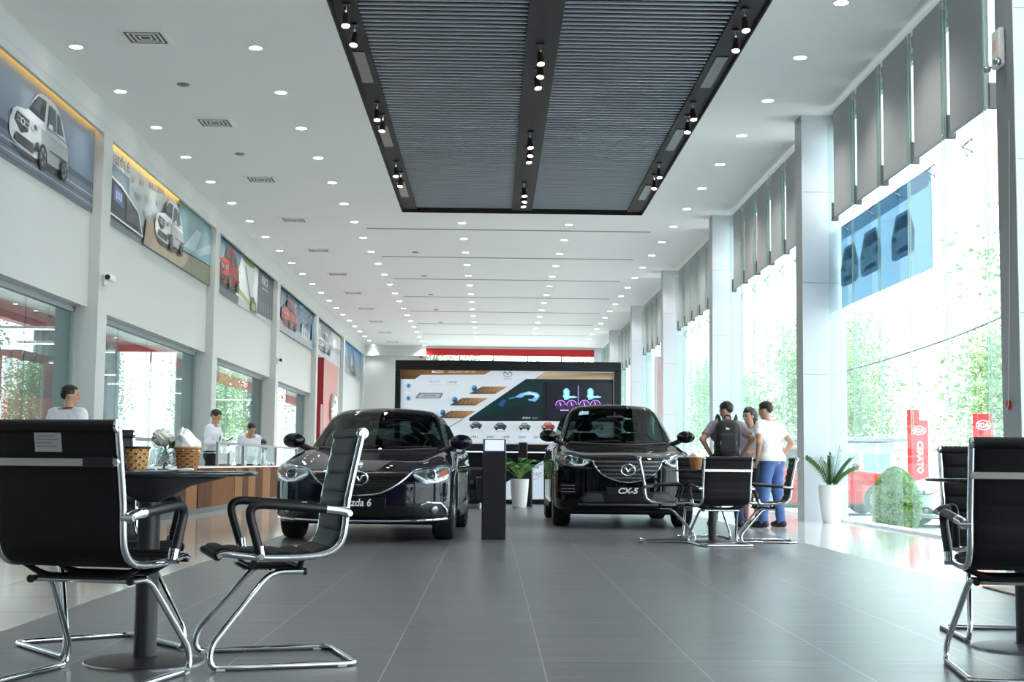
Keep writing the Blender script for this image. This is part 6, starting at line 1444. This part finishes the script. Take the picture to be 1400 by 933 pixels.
# ------------------------------------------------------------------ camera
cam = bpy.data.cameras.new('camera'); co = bpy.data.objects.new('camera', cam); COL.objects.link(co); SC.camera = co
F, PITCH, YAW, ROLL = 1880.0, .08901415, .01388338, .0107
cam.sensor_fit = 'HORIZONTAL'; cam.sensor_width = 36.0; cam.lens = F / 1400 * 36; cam.clip_end = 400; cam.clip_start = .05
B0 = np.array([[1, 0, 0], [0, 0, -1], [0, 1, 0]], float)
cp, sp_ = math.cos(PITCH), math.sin(PITCH); cy, sy = math.cos(YAW), math.sin(YAW); cr, sr = math.cos(ROLL), math.sin(ROLL)
RM = np.array([[cr, -sr, 0], [sr, cr, 0], [0, 0, 1]]) @ np.array([[1, 0, 0], [0, cp, sp_], [0, -sp_, cp]]) @ B0 @ np.array([[cy, -sy, 0], [sy, cy, 0], [0, 0, 1]])
mw = Matrix([[RM[0][i], -RM[1][i], -RM[2][i], 0] for i in range(3)] + [[0, 0, 0, 1]]); mw.translation = (0, 0, .81); co.matrix_world = mw
# ------------------------------------------------------------------ light
w = bpy.data.worlds.new('overcast sky'); SC.world = w; w.use_nodes = True; T = w.node_tree; T.nodes.clear()
o = T.nodes.new('ShaderNodeOutputWorld'); bg = T.nodes.new('ShaderNodeBackground'); T.links.new(bg.outputs[0], o.inputs[0])
tc = T.nodes.new('ShaderNodeTexCoord'); nz = T.nodes.new('ShaderNodeTexNoise'); nz.inputs['Scale'].default_value = 2.5; rp = T.nodes.new('ShaderNodeValToRGB'); T.links.new(tc.outputs['Generated'], nz.inputs[0]); T.links.new(nz.outputs['Fac'], rp.inputs[0])
rp.color_ramp.elements[0].color = C(222, 236, 250); rp.color_ramp.elements[1].color = C(255, 255, 255); T.links.new(rp.outputs[0], bg.inputs[0]); bg.inputs[1].default_value = 4.6
def light(kind, loc, power, rot=(0, 0, 0), col=(1, .98, .95), **k):
    l = bpy.data.lights.new(kind.lower() + '_light', kind); l.energy = power; l.color = col
    for a, v in k.items(): setattr(l, a, v)
    ob = bpy.data.objects.new(kind.lower() + '_light', l); COL.objects.link(ob); ob.location = loc; ob.rotation_euler = rot; return ob
for i, (x, y) in enumerate(LAMPS):
    wl = x < -5; light('SPOT', (x, y, ZC - .05), 75 if wl else 118, spot_size=1.7 if wl else 2.3, spot_blend=1.0 if wl else .8, shadow_soft_size=.07)
for y in (2, 7, 11.5):  # unseen lamps without fixtures, added to light the hall near the camera
    for x in (-4.2, 3.6): light('SPOT', (x, y, ZC - .05), 90, spot_size=2.4, spot_blend=.8, shadow_soft_size=.08)
for x, y in ((-1.8, 16.3), (-1.8, 20.8), (2.96, 16.3), (2.96, 20.6), (.57, 18), (.57, 22.5), (.57, 26.8), (-1.8, 25), (2.96, 24.9)):
    light('SPOT', (x, y, ZC - .28), 160, (-.45, 0, 0), spot_size=.9, spot_blend=.7, shadow_soft_size=.06)
sun = light('SUN', (0, 0, 60), 12, (0, math.radians(-26), 0), angle=.1)
SC.view_settings.view_transform = 'Standard'; SC.view_settings.look = 'None'; SC.view_settings.exposure = 0.2; SC.view_settings.gamma = 1.0
SC.cycles.use_denoising = True; SC.cycles.max_bounces = 8; SC.cycles.transparent_max_bounces = 24; SC.cycles.sample_clamp_indirect = 6.0; SC.cycles.caustics_reflective = False; SC.cycles.caustics_refractive = False
